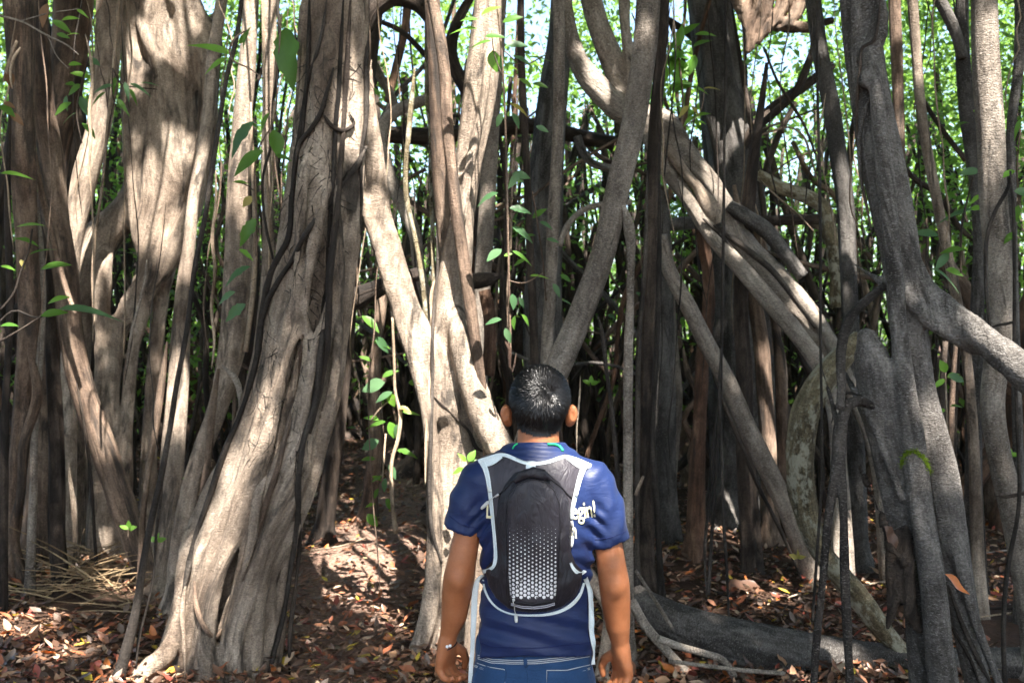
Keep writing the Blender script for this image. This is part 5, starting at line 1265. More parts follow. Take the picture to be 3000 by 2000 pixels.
# ------------------------------------------------------------------ leaf litter
def litter():
    t = NT('fallen_leaf')
    oi = t.n('ObjectInfo'); at = t.n('Attribute', attribute_name='tint'); tc = t.n('TexCoord')
    f = t.math('FRACT', t.math('ADD', oi.outputs['Random'], at.outputs['Fac']))
    pal = [(0.0, (0.091, 0.049, 0.033)), (.18, (0.163, 0.081, 0.049)), (.32, (0.260, 0.120, 0.068)), (.44, (0.325, 0.111, 0.055)), (.53, (0.117, 0.072, 0.052)), (.64, (0.364, 0.215, 0.130)), (.73, (0.195, 0.143, 0.117)), (.81, (0.468, 0.338, 0.234)), (.88, (0.468, 0.150, 0.039)), (.925, (0.260, 0.065, 0.046)), (.965, (0.600, 0.442, 0.058))]
    r = t.n('ValToRGB'); r.color_ramp.interpolation = 'CONSTANT'
    el = r.color_ramp.elements
    while len(el) < len(pal): el.new(.5)
    for e, (p_, c) in zip(el, pal): e.position = p_; e.color = (*c, 1)
    t.l(f, r.inputs[0])
    nz = t.noise(tc.outputs['Object'], 22, 4, .7)
    col = t.mix(.5, r.outputs[0], t.ramp(nz, [(.3, (.45, .42, .4)), (.7, (1.3, 1.28, 1.2))]), 'MULTIPLY')
    mat = t.done(t.bsdf(col, .42, .45))
    N = 46000
    y = 4.3 + 13 * RNG.random(N) ** 1.7
    x = RNG.uniform(-.62, .62, N) * y
    keep = (RNG.random(N) > .22 * path_mask(x, y) + .5 * np.exp(-((x + 1.12) / .4) ** 2 - ((y - 7.9) / .9) ** 2)) & (fbm(np.stack([x * 1.1, y * 1.1, x * 0], 1), 2) > -.55)  # fewer leaves here, baring pale soil to brighten the sun patch
    x, y = x[keep], y[keep]
    z = gz(x, y) + RNG.uniform(.004, .045, len(x))
    p = np.stack([x, y, z], 1)
    M = rand_rot(len(p), .34)
    size = RNG.uniform(.03, .092, len(p)) * RNG.choice([1, 1, .55, 1.15], len(p))
    V0, T0 = blade(1, .46, -.22, .45, 2)
    V0[:, 2] += .03 * np.sin(V0[:, 1] * 9)
    big = np.argsort(-(size / y) * ((np.abs(x / y) < .5) & (y > 4.9)))[:300]
    rest = np.setdiff1d(np.arange(len(p)), big)
    meshes = []
    for k in range(4):
        Vk, Tk = blade(1, (.42, .5, .36, .55)[k], (-.28, .2, -.4, .1)[k], (.5, .3, .7, .25)[k], 5, 'oval', (.0, .15, .1, .3)[k], k)
        Vk[:, 2] += .05 * np.sin(Vk[:, 1] * (7 + k)) + .04 * np.sin(Vk[:, 0] * 11 + k)
        meshes.append(mesh_data('leaf', Vk, None, Tk, mat))
    for i in big:
        o = bpy.data.objects.new('leaf', meshes[int(i) % 4]); link(o, GROUND)
        m = Matrix([[float(M[i][a][b]) for b in range(3)] for a in range(3)]).to_4x4()
        o.matrix_local = Matrix.Translation(Vector(p[i] + np.array([0, 0, .02]))) @ m @ Matrix.Scale(float(size[i]), 4)
    V, T, A = scatter(V0, T0, p[rest], M[rest], size[rest], RNG.random(len(rest)))
    o = mk('leaf_litter', V, None, T, mat, None, {'tint': ('FLOAT', 'POINT', A)})
    tag(o, 'fallen brown, orange and yellow leaves covering the floor', 'leaf litter', kind='stuff')
    # named single leaves caught in the scene
    for nm, lab, (px, py, d), L, ang in [('fallen_leaf', 'dead curled grey leaf caught in the hollow of the big grey fig', (2590, 1540, 4.1), .115, -55), ('fallen_leaf', 'stiff rust coloured leaf wedged on the big grey fig low down', (2768, 1680, 4.05), .12, -50),
                                         ('fallen_leaf', 'big pale tan leaf on the litter beyond the fallen log', (2130, 1712, 6.9), .24, 5)]:
        o = bpy.data.objects.new(nm, meshes[0 if 'rust' in lab else 3]); link(o)
        a = R(ang)
        if 'tan' in lab:
            w = W(px, py, d); m = aim((1, .1, .05), (0, -.3, 1)).to_4x4()
            w[2] = gz(w[0], w[1])[0] + .06
        else:
            w = W(px, py, d); m = aim((math.cos(a), .1, math.sin(a)), (.6, -1, .4)).to_4x4()
        o.matrix_world = Matrix.Translation(Vector(w)) @ m @ Matrix.Scale(L, 4)
        tag(o, lab, 'leaf')
    return mat
LITTER = litter()

rd = random.Random(77)
for i in range(34):                                     # dead twigs lying about
    y = rd.uniform(5.0, 8.5); x = rd.uniform(-.52, .5) * y; a = rd.uniform(0, 3.14); L = rd.uniform(.15, .5)
    P = []
    for f in (-1, -.4, .2, 1):
        xx, yy = x + math.cos(a) * L * f + rd.gauss(0, .02), y + math.sin(a) * L * f + rd.gauss(0, .02)
        P.append([xx, yy, float(gz(xx, yy)[0]) + rd.uniform(.02, .06), rd.uniform(.003, .009)])
    tag(tube('twig', np.array(P), BARK[rd.choice(['paleroot', 'grey', 'dark'])], None, sides=6, step=.05, lump=.2), ('short' if L < .26 else 'long') + ' dead twig on the litter ' + ('in front of the left trunks' if x / y < -.28 else 'on the path' if x / y < -.1 else 'around the feet of the pale forked fig' if x / y < .1 else 'near the fallen log' if x / y < .32 else 'near the big grey fig') + (', close to the bottom edge' if y < 5.9 else ', farther back'), 'twig', 'twigs on the forest floor')

def straw_heap():
    VV, QQ, TT, BB, n = [], [], [], [], 0
    rs = random.Random(6)
    for i in range(150):
        px, d = rs.uniform(60, 420), rs.uniform(6.2, 7.4)
        x = (px - 1500) / FPX * d
        g = float(gz(x, d)[0])
        a = rs.uniform(-.7, 3.8); L = rs.uniform(.18, .55); el = rs.uniform(-.1, .7) * (1 - abs(px - 230) / 400)
        z = g + rs.uniform(.01, .22) * math.exp(-((px - 250) / 120) ** 2)
        v = np.array([math.cos(a), math.sin(a) * .5, el]) * L
        c = np.array([x, d, z])
        w = rs.uniform(.0025, .007)
        P = np.array([np.append(c + v * f - np.array([0, 0, .1 * f * f * L]), w * (1.1 - f * .6)) for f in (0, .35, .7, 1.0)])
        v_, q, tr, b = tube_geo(P, step=.06, sides=5, lump=0, seed=i)
        VV.append(v_); QQ.append(q + n); TT.append(tr + n); BB.append(b); n += len(v_)
    o = mk('straw', np.vstack(VV), np.vstack(QQ), np.vstack(TT), bark_mat('straw_dry', (.17, .115, .065), (.29, .205, .12), (.44, .34, .21), ring=.2, fine=.2), None, {'bark': ('FLOAT_VECTOR', 'POINT', np.vstack(BB))})
    tag(o, 'heap of dry straw and stalks among the left trunks', 'straw', kind='stuff')
straw_heap()
# ------------------------------------------------------------------ the person
MX, MY = 0.062, 2.5
def L(px, py, yl=0.0):
    """photo pixel -> the person's own coordinates, yl metres beyond the middle of the body"""
    w = W(px, py, MY + yl)
    return np.array([w[0] - MX, yl, w[2]])
def LR(px, py, rpx, yl=0.0):
    return np.append(L(px, py, yl), rpx / FPX * (MY + yl))

def skin_mat():
    t = NT('skin')
    tc = t.n('TexCoord'); v = tc.outputs['Object']
    a = t.noise(v, 9, 4, .6); b = t.noise(v, 190, 3, .6)
    col = t.ramp(a, [(.3, (0.31, 0.112, 0.045)), (.7, (0.43, 0.170, 0.078))])
    col = t.mix(.25, col, t.ramp(b, [(.35, (.75, .7, .68)), (.65, (1.15, 1.12, 1.1))]), 'MULTIPLY')
    s = t.bsdf(col, .47, .4, t.bump(b, .0006, .5))
    s.inputs['Subsurface Weight'].default_value = .18
    s.inputs['Subsurface Radius'].default_value = (.012, .005, .003)
    s.inputs['Subsurface Scale'].default_value = .6
    return t.done(s)
def cloth_mat(name, a, b, scale=700, rough=.75, sheen=.25, wr=.0035):
    t = NT(name)
    tc = t.n('TexCoord'); v = tc.outputs['Object']
    n1 = t.noise(v, 6, 4, .55); n2 = t.noise(v, scale, 2, .5); n3 = t.noise(t.mul(v, (22, 14, 60)), 1, 3, .5, .8)
    col = t.mix(n1, a, b)
    col = t.mix(.3, col, t.ramp(n2, [(.3, (.6, .6, .6)), (.7, (1.4, 1.4, 1.4))]), 'MULTIPLY')
    s = t.bsdf(col, rough, .3, t.bump(t.math('ADD', t.math('MULTIPLY', n3, 1.0), t.math('MULTIPLY', n2, .08)), wr, .6))
    s.inputs['Sheen Weight'].default_value = sheen
    s.inputs['Sheen Roughness'].default_value = .4
    return t.done(s)
M_SKIN = skin_mat()
M_SHIRT = cloth_mat('shirt_navy', (0.008, 0.017, 0.066), (0.012, 0.026, 0.096), rough=.48, sheen=.06)
M_JEANS = cloth_mat('jeans_denim', (0.009, 0.034, 0.095), (0.019, 0.060, 0.150), 420, .85, .1)
M_GREEN = plain('collar_green', (0.02, 0.42, 0.16), .6)
M_CREAM = plain('print_cream', (0.78, 0.74, 0.48), .6)
M_STITCH = plain('stitch_pale', (0.50, 0.52, 0.52), .7)

person = empty('person', (MX, MY, 0), 'person seen from behind in navy T-shirt and jeans, head tilted back looking up', 'person')

HEAD_O = np.array([0.009, 0.035, 1.562])
ca, sa = math.cos(R(24)), math.sin(R(24))
HM = np.array([[1, 0, 0], [0, ca, -sa], [0, sa, ca]])       # head frame: +y face, tilted up
def H(x, y, z):
    return HEAD_O + HM @ np.array([x, y, z])
ARM = {}
def arms():
    ARM['L'] = [LR(1408, 1412, 52, .0), LR(1385, 1470, 47, -.005), LR(1368, 1570, 39, -.015), LR(1354, 1640, 42, -.02), LR(1345, 1690, 46, -.015), LR(1338, 1740, 44, .0), LR(1331, 1800, 38, .012), LR(1316, 1850, 27, .025), LR(1309, 1886, 23, .03)]
    ARM['R'] = [LR(1738, 1412, 52, .0), LR(1762, 1480, 47, -.005), LR(1782, 1590, 40, -.015), LR(1792, 1660, 43, -.02), LR(1799, 1706, 45, -.015), LR(1804, 1760, 43, .0), LR(1810, 1830, 36, .012), LR(1817, 1880, 27, .025), LR(1820, 1908, 24, .03)]
arms()
def body():
    F = Field((-.33, -.17, -.01), (.33, .26, 1.71), .0052)
    for s in (-1, 1):
        F.chain([(s * .062, .005, .87, .064), (s * .085, .012, .5, .054), (s * .092, -.012, .37, .054), (s * .095, -.01, .10, .037)], .04)
        F.chain([(s * .095, -.02, .045, .036), (s * .11, .12, .03, .032), (s * .115, .17, .025, .024)], .03)
    F.chain([(-.005, 0, .92, .108), (-.003, 0, 1.06, .106), (0, .0, 1.22, .120), (0, 0, 1.32, .118)], .03, sy=.62)
    F.chain([(-.12, 0, 1.36, .042), (.12, 0, 1.36, .042)], .04)
    F.chain([(-.12, .0, 1.365, .03), (0, .0, 1.43, .034), (.12, .0, 1.365, .03)], .04)
    F.chain([(.002, .0, 1.38, .055), (.004, .015, 1.46, .0535), (.008, .035, 1.55, .05)], .025)
    # head
    F.ball(H(0, -.008, .022), (.0700, .090, .073), HM, .025)
    F.ball(H(0, .035, -.035), (.056, .062, .083), HM, .03)
    F.ball(H(0, .07, -.098), (.026, .024, .02), HM, .03)
    F.chain([np.append(H(0, .098, .012), .009), np.append(H(0, .118, -.028), .013)], .014)
    F.ball(H(0, .096, -.062), (.026, .012, .012), HM, .012)
    F.chain([np.append(H(-.034, .088, .03), .009), np.append(H(.034, .088, .03), .009)], .018)
    for s in (-1, 1):
        F.ball(H(s * .031, .1, .008), (.017, .012, .012), HM, .012, 'sub')
    # ears: a shell with a rim, standing out from the head
    for s, px in ((-1, 1483), (1, 1675)):
        E = np.array(Matrix.Rotation(s * R(24), 3, 'Z') @ Matrix.Rotation(R(14), 3, 'X'))
        c = L(px, 1214, .03)
        F.ball(c, (.0135, .021, .0270), E, .006)
        F.ball(c + np.array([-s * .006, .006, -.022]), (.009, .010, .010), E, .010)
        F.ball(c + np.array([s * .003, -.019, .003]), (.005, .008, .016), E, .006, 'sub')
    # arms and hands
    for k, s in (('L', -1), ('R', 1)):
        F.chain(ARM[k], .02)
        w = ARM[k][-1][:3]; el = ARM[k][4][:3]
        F.ball(el + np.array([0, -.026, -.002]), (.015, .014, .02), None, .022)
        curl = 1.15 if s < 0 else .8
        D = np.array([s * .10, .16, -1.0]); D /= np.linalg.norm(D)
        N = np.array([-s * .86, -.5, 0]); N -= D * N.dot(D); N /= np.linalg.norm(N)     # palm side
        T = np.cross(D, N); T *= 1 if T[1] > 0 else -1                                 # towards the thumb
        for j in range(4):
            o = T * (-.026 + .0185 * j)
            F.chain([np.append(w - D * .006 + o * .5, .013), np.append(w + D * .034 + o * .85, .0140), np.append(w + D * .058 + o * .95, .0112)], .014)
        for j, ln in enumerate((.056, .068, .072, .066)):
            p = w + D * .058 + T * (-.026 + .0175 * j); a = R(8 + 4 * (3 - j))
            P = [np.append(p, .0105)]
            for m_, (fr, da) in enumerate(((.44, .42), (.31, .75), (.25, .5))):
                a += da * curl * (1.0 if j < 3 else .85)
                p = p + (D * math.cos(a) + N * math.sin(a)) * ln * fr + T * (.0016 * (j - 1.5))
                P.append(np.append(p, .0095 - .0010 * m_))
            F.chain(P, .0035)
        I = np.array([-s * 1.0, .15, 0])                                                # towards the body
        tb = w + D * .008 + T * .014 + I * .008
        F.chain([np.append(tb, .0135), np.append(tb + D * .020 + I * .024 + T * .006, .0122), np.append(tb + D * .042 + I * .033 + T * .008, .0100), np.append(tb + D * .064 + I * .032 + T * .006, .0084)], .004)
    F.F[:, :, :2] = np.maximum(F.F[:, :, :2], .01)
    V, Q = F.mesh()
    # a touch of smoothing against grid steps
    return V, Q
def smooth(V, Q, n=1, f=.5):
    for _ in range(n):
        acc, cnt = np.zeros_like(V), np.zeros(len(V))
        for a, b in ((0, 1), (1, 2), (2, 3), (3, 0)):
            np.add.at(acc, Q[:, a], V[Q[:, b]]); np.add.at(cnt, Q[:, a], 1)
            np.add.at(acc, Q[:, b], V[Q[:, a]]); np.add.at(cnt, Q[:, b], 1)
        V = V * (1 - f) + acc / cnt[:, None] * f
    return V
OFF = np.array([MX, MY, 0])
def part(name, V, Q, mat, parent=person, T=None, **kw):
    return mk(name, np.asarray(V) + OFF, Q, T, mat, parent, **kw)
BV, BQ = body()
BV = smooth(BV, BQ, 1, .4)
part('body', BV, BQ, M_SKIN)
BODY = bvh_of(BV, BQ)
for s in (-1, 1):
    F = Field(H(s * .031, .09, .008) - .02, H(s * .031, .09, .008) + .02, .002)
    F.ball(H(s * .031, .088, .008), (.0115, .0115, .0115), None, .001, m=.01)
    v, q = F.mesh()
    part('eye', v, q, plain('eye_white', (.75, .72, .7), .2) if s < 0 else bpy.data.materials['eye_white'])

CAML = Vector((-MX, -MY, CAM_Z))
def hit(bvs, px, py):
    """where the line of a photo pixel first meets one of the given surfaces (person coordinates)"""
    best = None
    for b in (bvs if isinstance(bvs, (list, tuple)) else [bvs]):
        h = b.ray_cast(CAML, pixel_ray(px, py), 4)
        if h[0] is not None and (best is None or h[3] < best[2]):
            best = (np.array(h[0]), np.array(h[1]) * (1 if h[1].dot(pixel_ray(px, py)) < 0 else -1), h[3])
    return best

# --- hair: a cropped cap of short strands turning about the crown
def hair():
    N = vnormals(BV, BQ)
    loc = (BV - HEAD_O) @ HM                                  # head frame
    rnd = np.random.default_rng(2)
    whorl = hit(BODY, 1612, 1152)[0]
    def covered(l):
        front = .062 - .25 * np.clip(l[:, 2] - .03, -1, 0)
        low = np.where(l[:, 1] < -.03, -.085, -.02 + .02 * np.abs(l[:, 1]))
        side = (l[:, 1] > -.03) & (l[:, 2] < -.005 + .5 * np.clip(l[:, 1], 0, 1))
        return (l[:, 1] < front) & (l[:, 2] > low) & ~side & (np.abs(l[:, 0]) < .0835)
    head = np.linalg.norm(loc / np.array([.08, .1, .085]), axis=1) < 1.5
    cov = covered(loc) & head & (BV[:, 2] > 1.482 + 6 * (BV[:, 0] - .009) ** 2) & ((BV[:, 2] > 1.535) | (np.abs(BV[:, 0] - .009) < .058))
    cov &= ~((np.abs(BV[:, 0] - .009) > .0705) & (BV[:, 2] < 1.575))
    f = BQ[cov[BQ].all(1)]
    used = np.unique(f); remap = -np.ones(len(BV), int); remap[used] = np.arange(len(used))
    cap = BV[used] + N[used] * .0022
    S_ = 15000
    fi = rnd.integers(0, len(f), S_)
    u = rnd.random((S_, 4)); u /= u.sum(1)[:, None]
    p = np.einsum('nk,nkj->nj', u, BV[f[fi]]); nn = np.einsum('nk,nkj->nj', u, N[f[fi]])
    r = p - whorl
    d = r - nn * (r * nn).sum(1)[:, None]
    dist = np.linalg.norm(d, axis=1)[:, None] + 1e-6
    d = d / dist
    sw = np.cross(nn, d)
    d = d * 1.0 + sw * (0.75 * np.exp(-dist / .04)) + rnd.normal(0, .22, (S_, 3))
    zl = p[:, 2]
    fade = np.clip((zl - 1.482) / .085, 0.05, 1)
    lift = .42 + .25 * np.exp(-(dist[:, 0] / .03) ** 2) + .25 * np.clip((zl - 1.62) / .05, 0, 1)
    ln = (.004 + .012 * fade) * rnd.uniform(.7, 1.25, S_)
    d = d * (1 - lift[:, None] * .5) + nn * lift[:, None]
    d /= np.linalg.norm(d, axis=1)[:, None]
    side = np.cross(d, nn); side /= np.linalg.norm(side, axis=1)[:, None] + 1e-9
    w = (.00075 * (.5 + .5 * fade))[:, None]
    root = p + nn * .0012
    mid = root + d * ln[:, None] * .55
    tip = root + d * ln[:, None] + np.array([0, 0, -1]) * (ln * .22)[:, None] - nn * (ln * .18)[:, None]
    V = np.concatenate([root - side * w, root + side * w, mid + side * w * .8, mid - side * w * .8, tip], 1).reshape(-1, 3)
    k = np.arange(S_)[:, None] * 5 + len(cap)
    quads = np.vstack([remap[f], k + np.array([[0, 1, 2, 3]])])
    tris = k + np.array([[3, 2, 4]])
    t = NT('hair_black')
    s = t.bsdf((.005, .0045, .005), .33, .35)
    part('hair', np.vstack([cap, V]), quads, t.done(s), T=tris)
hair()

# --- shirt
def shirt_field(F):
    F.chain([(-.006, .0, .90, .160), (-.006, .0, .96, .154), (-.002, 0, 1.06, .138), (0, 0, 1.155, .137), (0, 0, 1.25, .149), (0, 0, 1.33, .150)], .03, sy=.70)
    F.chain([(-.125, 0, 1.352, .050), (.125, 0, 1.352, .050)], .03)
    F.chain([(-.132, -.003, 1.367, .036), (-.07, .0, 1.392, .036), (0, .003, 1.412, .042), (.07, 0, 1.392, .036), (.132, -.003, 1.367, .036)], .03)
    for k in 'LR':
        P = np.array(ARM[k])
        sg = -1 if k == 'L' else 1
        h = L(1357, 1556, -.01) if k == 'L' else L(1789, 1590, -.01)
        F.chain([np.append(P[0][:3], .052), np.append(P[1][:3] + np.array([sg * .008, 0, 0]), .050), np.append(h + np.array([sg * .002, 0, 0]), .0480), np.append(h + (h - P[1][:3]) * .35, .0485)], .028)
    F.chain([(.004, .004, 1.41, .064), (.005, .010, 1.466, .0580)], .022)          # collar
def shirt():
    F = Field((-.30, -.19, .90), (.30, .19, 1.50), .0050)
    shirt_field(F)
    X, Y, Z = np.meshgrid(*F.ax, indexing='ij', sparse=True)
    hem = .962 - .95 * X * X + 0 * Y
    F.F = np.maximum(F.F, hem - Z)
    F.F = np.maximum(F.F, Z - (1.463 - .12 * (Y - .01) + .25 * X * X))                       # neck opening, lower in front
    for k in 'LR':                                                                          # cut the sleeves square to the arm
        a, b = (L(1306, 1534), L(1406, 1571)) if k == 'L' else (L(1840, 1574), L(1737, 1604))
        t_ = (b - a) / np.linalg.norm(b - a)
        n_ = np.array([t_[2], 0, -t_[0]]); n_ = n_ if n_[2] < 0 else -n_
        dd = (X - a[0]) * n_[0] + (Z - a[2]) * n_[2]
        out = (X < -.141) if k == 'L' else (X > .141)
        F.F = np.where(np.broadcast_to(out & (Z > .9), F.F.shape) & (dd + 0 * Y > 0), np.maximum(F.F, dd + 0 * Y), F.F)
    V, Q = F.mesh()
    V = smooth(V, Q, 1, .4)
    N = vnormals(V, Q)
    x, y, z = V.T
    # folds: gathers under the arms, level ripples at the waist, drapes on the sleeves
    arm = np.clip((np.abs(x) - .115) / .04, 0, 1) * (z > 1.2)
    waist = np.exp(-((z - 1.14) / .07) ** 2) * np.clip((np.abs(x) - .03) / .08, 0, 1)
    low = np.exp(-((z - 1.02) / .06) ** 2)
    wob = fbm(V * 9, 2)
    f1 = np.sin(z * 150 + x * 60 * np.sign(x) + 6 * wob) * waist * .0058
    f2 = np.sin((z * .55 - np.abs(x)) * 95 + 5 * wob) * arm * .0017
    f3 = np.sin(z * 120 + x * 35 + 4.0 * fbm(V * 5 + 3, 2)) * low * .0042
    f4 = np.sin((z + np.abs(x) * 1.1) * 130 + 4 * wob) * np.exp(-((np.abs(x) - .135) / .03) ** 2) * np.exp(-((z - 1.27) / .06) ** 2) * .0055
    f5 = np.sin(z * 330 + x * 20) * np.clip((z - 1.425) / .015, 0, 1) * .0012
    V = V + N * (f1 + f2 + f3 + f4 + f5 + .0035 * wob)[:, None]
    return V, Q
SV, SQ = shirt()
shirt_o = part('shirt', SV, SQ, M_SHIRT)
SHIRT = bvh_of(SV, SQ)

def ring_tube(name, pts, r, mat, parent, sides=6, step=.008):
    P = np.array([np.append(p, r) if len(p) == 3 else p for p in pts])
    v, q, t_, b = tube_geo(P, step=step, sides=sides, lump=0)
    return part(name, v, q, mat, parent, T=t_)
def trace(bvs, pts, off=.001):
    out = []
    for px, py in pts:
        h = hit(bvs, px, py)
        if h is not None: out.append(h[0] + h[1] * off)
    return np.array(out)
def dense(pts, step=8):
    out = []
    for a, b in zip(pts[:-1], pts[1:]):
        n = max(1, int(math.hypot(b[0] - a[0], b[1] - a[1]) / step))
        out += [(a[0] + (b[0] - a[0]) * i / n, a[1] + (b[1] - a[1]) * i / n) for i in range(n)]
    return out + [pts[-1]]
def smooth_px(pts, step=6):
    P = np.array([(a, b, 0, 0) for a, b in pts], float)
    q, _ = spline(P, step)
    return [(a[0], a[1]) for a in q]
def ribbon(name, bvs, pts, wpx, mat, parent, off=.003, thick=.002, rows=5):
    """flat strap laid on a surface along a pixel trace; pts may carry a width each"""
    P = np.array([(p[0], p[1], 0, (p[2] if len(p) > 2 else wpx)) for p in pts], float)
    q, _ = spline(P, 6)
    T = np.gradient(q[:, :2], axis=0); T /= np.linalg.norm(T, axis=1)[:, None] + 1e-9
    S_ = np.stack([-T[:, 1], T[:, 0]], 1)
    top, last = [], None
    for i in range(len(q)):
        row = []
        for k in range(rows):
            o = (k / (rows - 1) - .5) * q[i, 3]
            h = hit(bvs, q[i, 0] + S_[i, 0] * o, q[i, 1] + S_[i, 1] * o)
            if h is None:
                if last is None: c = L(q[i, 0] + S_[i, 0] * o, q[i, 1] + S_[i, 1] * o, -.05)
                else: c = L(q[i, 0] + S_[i, 0] * o, q[i, 1] + S_[i, 1] * o, last)
            else:
                c = h[0] + h[1] * off * (1.0 if 0 < k < rows - 1 else .75)
                last = c[1]
            row.append(c)
        top.append(row)
    top = np.array(top)
    y = top[:, :, 1]
    y[:] = np.minimum(y, np.median(y, axis=1)[:, None] + .003)
    for _ in range(8):
        top[1:-1] = (top[:-2] + 2 * top[1:-1] + top[2:]) / 4
    n = len(top)
    V = np.vstack([top.reshape(-1, 3), top.reshape(-1, 3) + np.array([0, thick, 0])])
    i = np.arange(n - 1)[:, None] * rows; j = np.arange(rows - 1)[None]
    A = np.stack([i + j, i + j + 1, i + rows + j + 1, i + rows + j], 2).reshape(-1, 4)
    m = n * rows
    edge = []
    for a in range(n - 1):
        for c in (0, rows - 1):
            edge.append((a * rows + c, (a + 1) * rows + c, m + (a + 1) * rows + c, m + a * rows + c))
    for c in range(rows - 1):
        for a in (0, n - 1):
            edge.append((a * rows + c, a * rows + c + 1, m + a * rows + c + 1, m + a * rows + c))
    return part(name, V, np.vstack([A, A[:, ::-1] + m, np.array(edge)]), mat, parent)

# seams of the shirt
ring_tube('hem_seam', trace(SHIRT, dense([(1392, 1876), (1440, 1892), (1500, 1897), (1570, 1898), (1650, 1890), (1736, 1880)]), .0006), .0011, plain('seam_navy', (.008, .016, .08), .8), shirt_o)
ring_tube('sleeve_seam', trace(SHIRT, dense([(1318, 1512), (1350, 1536), (1404, 1548)]), .0006), .0010, bpy.data.materials['seam_navy'], shirt_o)
ring_tube('sleeve_seam', trace(SHIRT, dense([(1742, 1580), (1790, 1574), (1832, 1556)]), .0006), .0010, bpy.data.materials['seam_navy'], shirt_o)
ring_tube('collar_trim', trace([SHIRT], smooth_px([(1503, 1315), (1508, 1306), (1518, 1300)]), .002), .0022, M_GREEN, shirt_o)
ring_tube('collar_trim', trace([SHIRT], smooth_px([(1604, 1302), (1626, 1302), (1640, 1309), (1648, 1322)]), .002), .0034, M_GREEN, shirt_o)

def lettering(txt, px, py, hpx, ang, squeeze, parent, bvs):
    cu = bpy.data.curves.new('lettering', 'FONT')
    cu.body = txt; cu.size = 1.0; cu.offset = .012; cu.resolution_u = 3; cu.space_character = .92
    tmp = bpy.data.objects.new('lettering_source', cu)
    S.collection.objects.link(tmp)
    dg = bpy.context.evaluated_depsgraph_get()
    me = bpy.data.meshes.new_from_object(tmp.evaluated_get(dg))
    V = np.array([v.co[:] for v in me.vertices]); F_ = [tuple(p.vertices) for p in me.polygons]
    bpy.data.objects.remove(tmp); bpy.data.curves.remove(cu); bpy.data.meshes.remove(me)
    sc = hpx / .72; a = R(ang)
    out = []
    for v in V:
        lx, ly = v[0] * sc * squeeze, v[1] * sc
        X_, Y_ = px + lx * math.cos(a) - ly * math.sin(a), py - (lx * math.sin(a) + ly * math.cos(a))
        h = hit(bvs, X_, Y_)
        out.append(h[0] + h[1] * .0016 if h else L(X_, Y_, -.08))
    tri = [(f[0], f[i], f[i + 1]) for f in F_ for i in range(1, len(f) - 1)]
    o = part('lettering', out, None, M_CREAM, parent, T=tri)
    return o
lettering('egin!', 1674, 1520, 50, 6, .62, shirt_o, SHIRT)
lettering('L', 1423, 1516, 48, -2, .62, shirt_o, SHIRT)
lettering('n', 1670, 1576, 50, 3, .6, shirt_o, SHIRT)

# --- jeans and shoes
def jeans():
    F = Field((-.24, -.19, .02), (.24, .17, 1.01), .0062)
    F.chain([(-.009, .0, .80, .150), (-.009, .0, .90, .149), (-.008, 0, .985, .143)], .04, sy=.68)
    for s in (-1, 1):
        F.chain([(s * .072 - .008, -.006, .84, .080), (s * .09, .008, .50, .077), (s * .094, -.006, .12, .072)], .03)
        F.ball((s * .066 - .008, -.050, .84), (.070, .060, .085), None, .03)
    X, Y, Z = np.meshgrid(*F.ax, indexing='ij', sparse=True)
    F.F = np.maximum(np.maximum(F.F, Z - .984), .075 - Z)
    V, Q = F.mesh()
    V = smooth(V, Q, 1, .4)
    N = vnormals(V, Q)
    V = V + N * (.003 * fbm(V * np.array([12, 12, 26]), 2) + .005 * np.sin(V[:, 2] * 90 + 3 * fbm(V * 6, 2)) * (np.exp(-((V[:, 2] - .13) / .06) ** 2) + .4 * np.exp(-((V[:, 2] - .5) / .07) ** 2)))[:, None]
    o = part('jeans', V, Q, M_JEANS)
    b = bvh_of(V, Q)
    for dy in (0, 5.5, 10.5):
        ring_tube('stitching', trace(b, dense([(1392, 1915 + dy), (1440, 1930 + dy), (1500, 1933 + dy), (1570, 1932 + dy), (1640, 1925 + dy), (1735, 1910 + dy)]), .0006), .0009, M_STITCH, o)
    for pk in ([(1390, 1938), (1430, 1952), (1478, 1960)], [(1602, 1962), (1660, 1962), (1728, 1946)]):
        for dy in (0, 9, 13):
            ring_tube('stitching', trace(b, dense([(a, c + dy) for a, c in pk]), .0006), .0009, M_STITCH, o)
        e = pk[-1] if pk[0][0] < 1500 else pk[0]
        ring_tube('stitching', trace(b, dense([e, (e[0] + 1, e[1] + 60)]), .0006), .0009, M_STITCH, o)
        ribbon('pocket', b, [(pk[0][0], pk[0][1] + 44), (pk[1][0], pk[1][1] + 44), (pk[2][0], pk[2][1] + 44)], 86, M_JEANS, o, .0016, .001)
    ribbon('belt_loop', b, [(1538, 1922), (1540, 1935), (1540, 1950)], 11, M_JEANS, o, .003)
    ring_tube('stitching', trace(b, dense([(1540, 1950), (1546, 1970), (1548, 2010)]), .0008), .0012, M_JEANS, o)
    for s in (-1, 1):
        F = Field((s * .1 - .08, -.10, -.005), (s * .1 + .08, .26, .15), .006)
        F.chain([(s * .095, -.025, .06, .046), (s * .105, .06, .045, .044), (s * .115, .15, .03, .040), (s * .118, .18, .028, .030)], .01)
        F.chain([(s * .095, -.012, .06, .044), (s * .095, -.012, .12, .046)], .02)
        X, Y, Z = np.meshgrid(*F.ax, indexing='ij', sparse=True)
        F.F = np.maximum(F.F, .002 - Z)
        v, q = F.mesh()
        part('shoe', v, q, plain('shoe_dark', (.03, .03, .035), .7) if s < 0 else bpy.data.materials['shoe_dark'])
jeans()

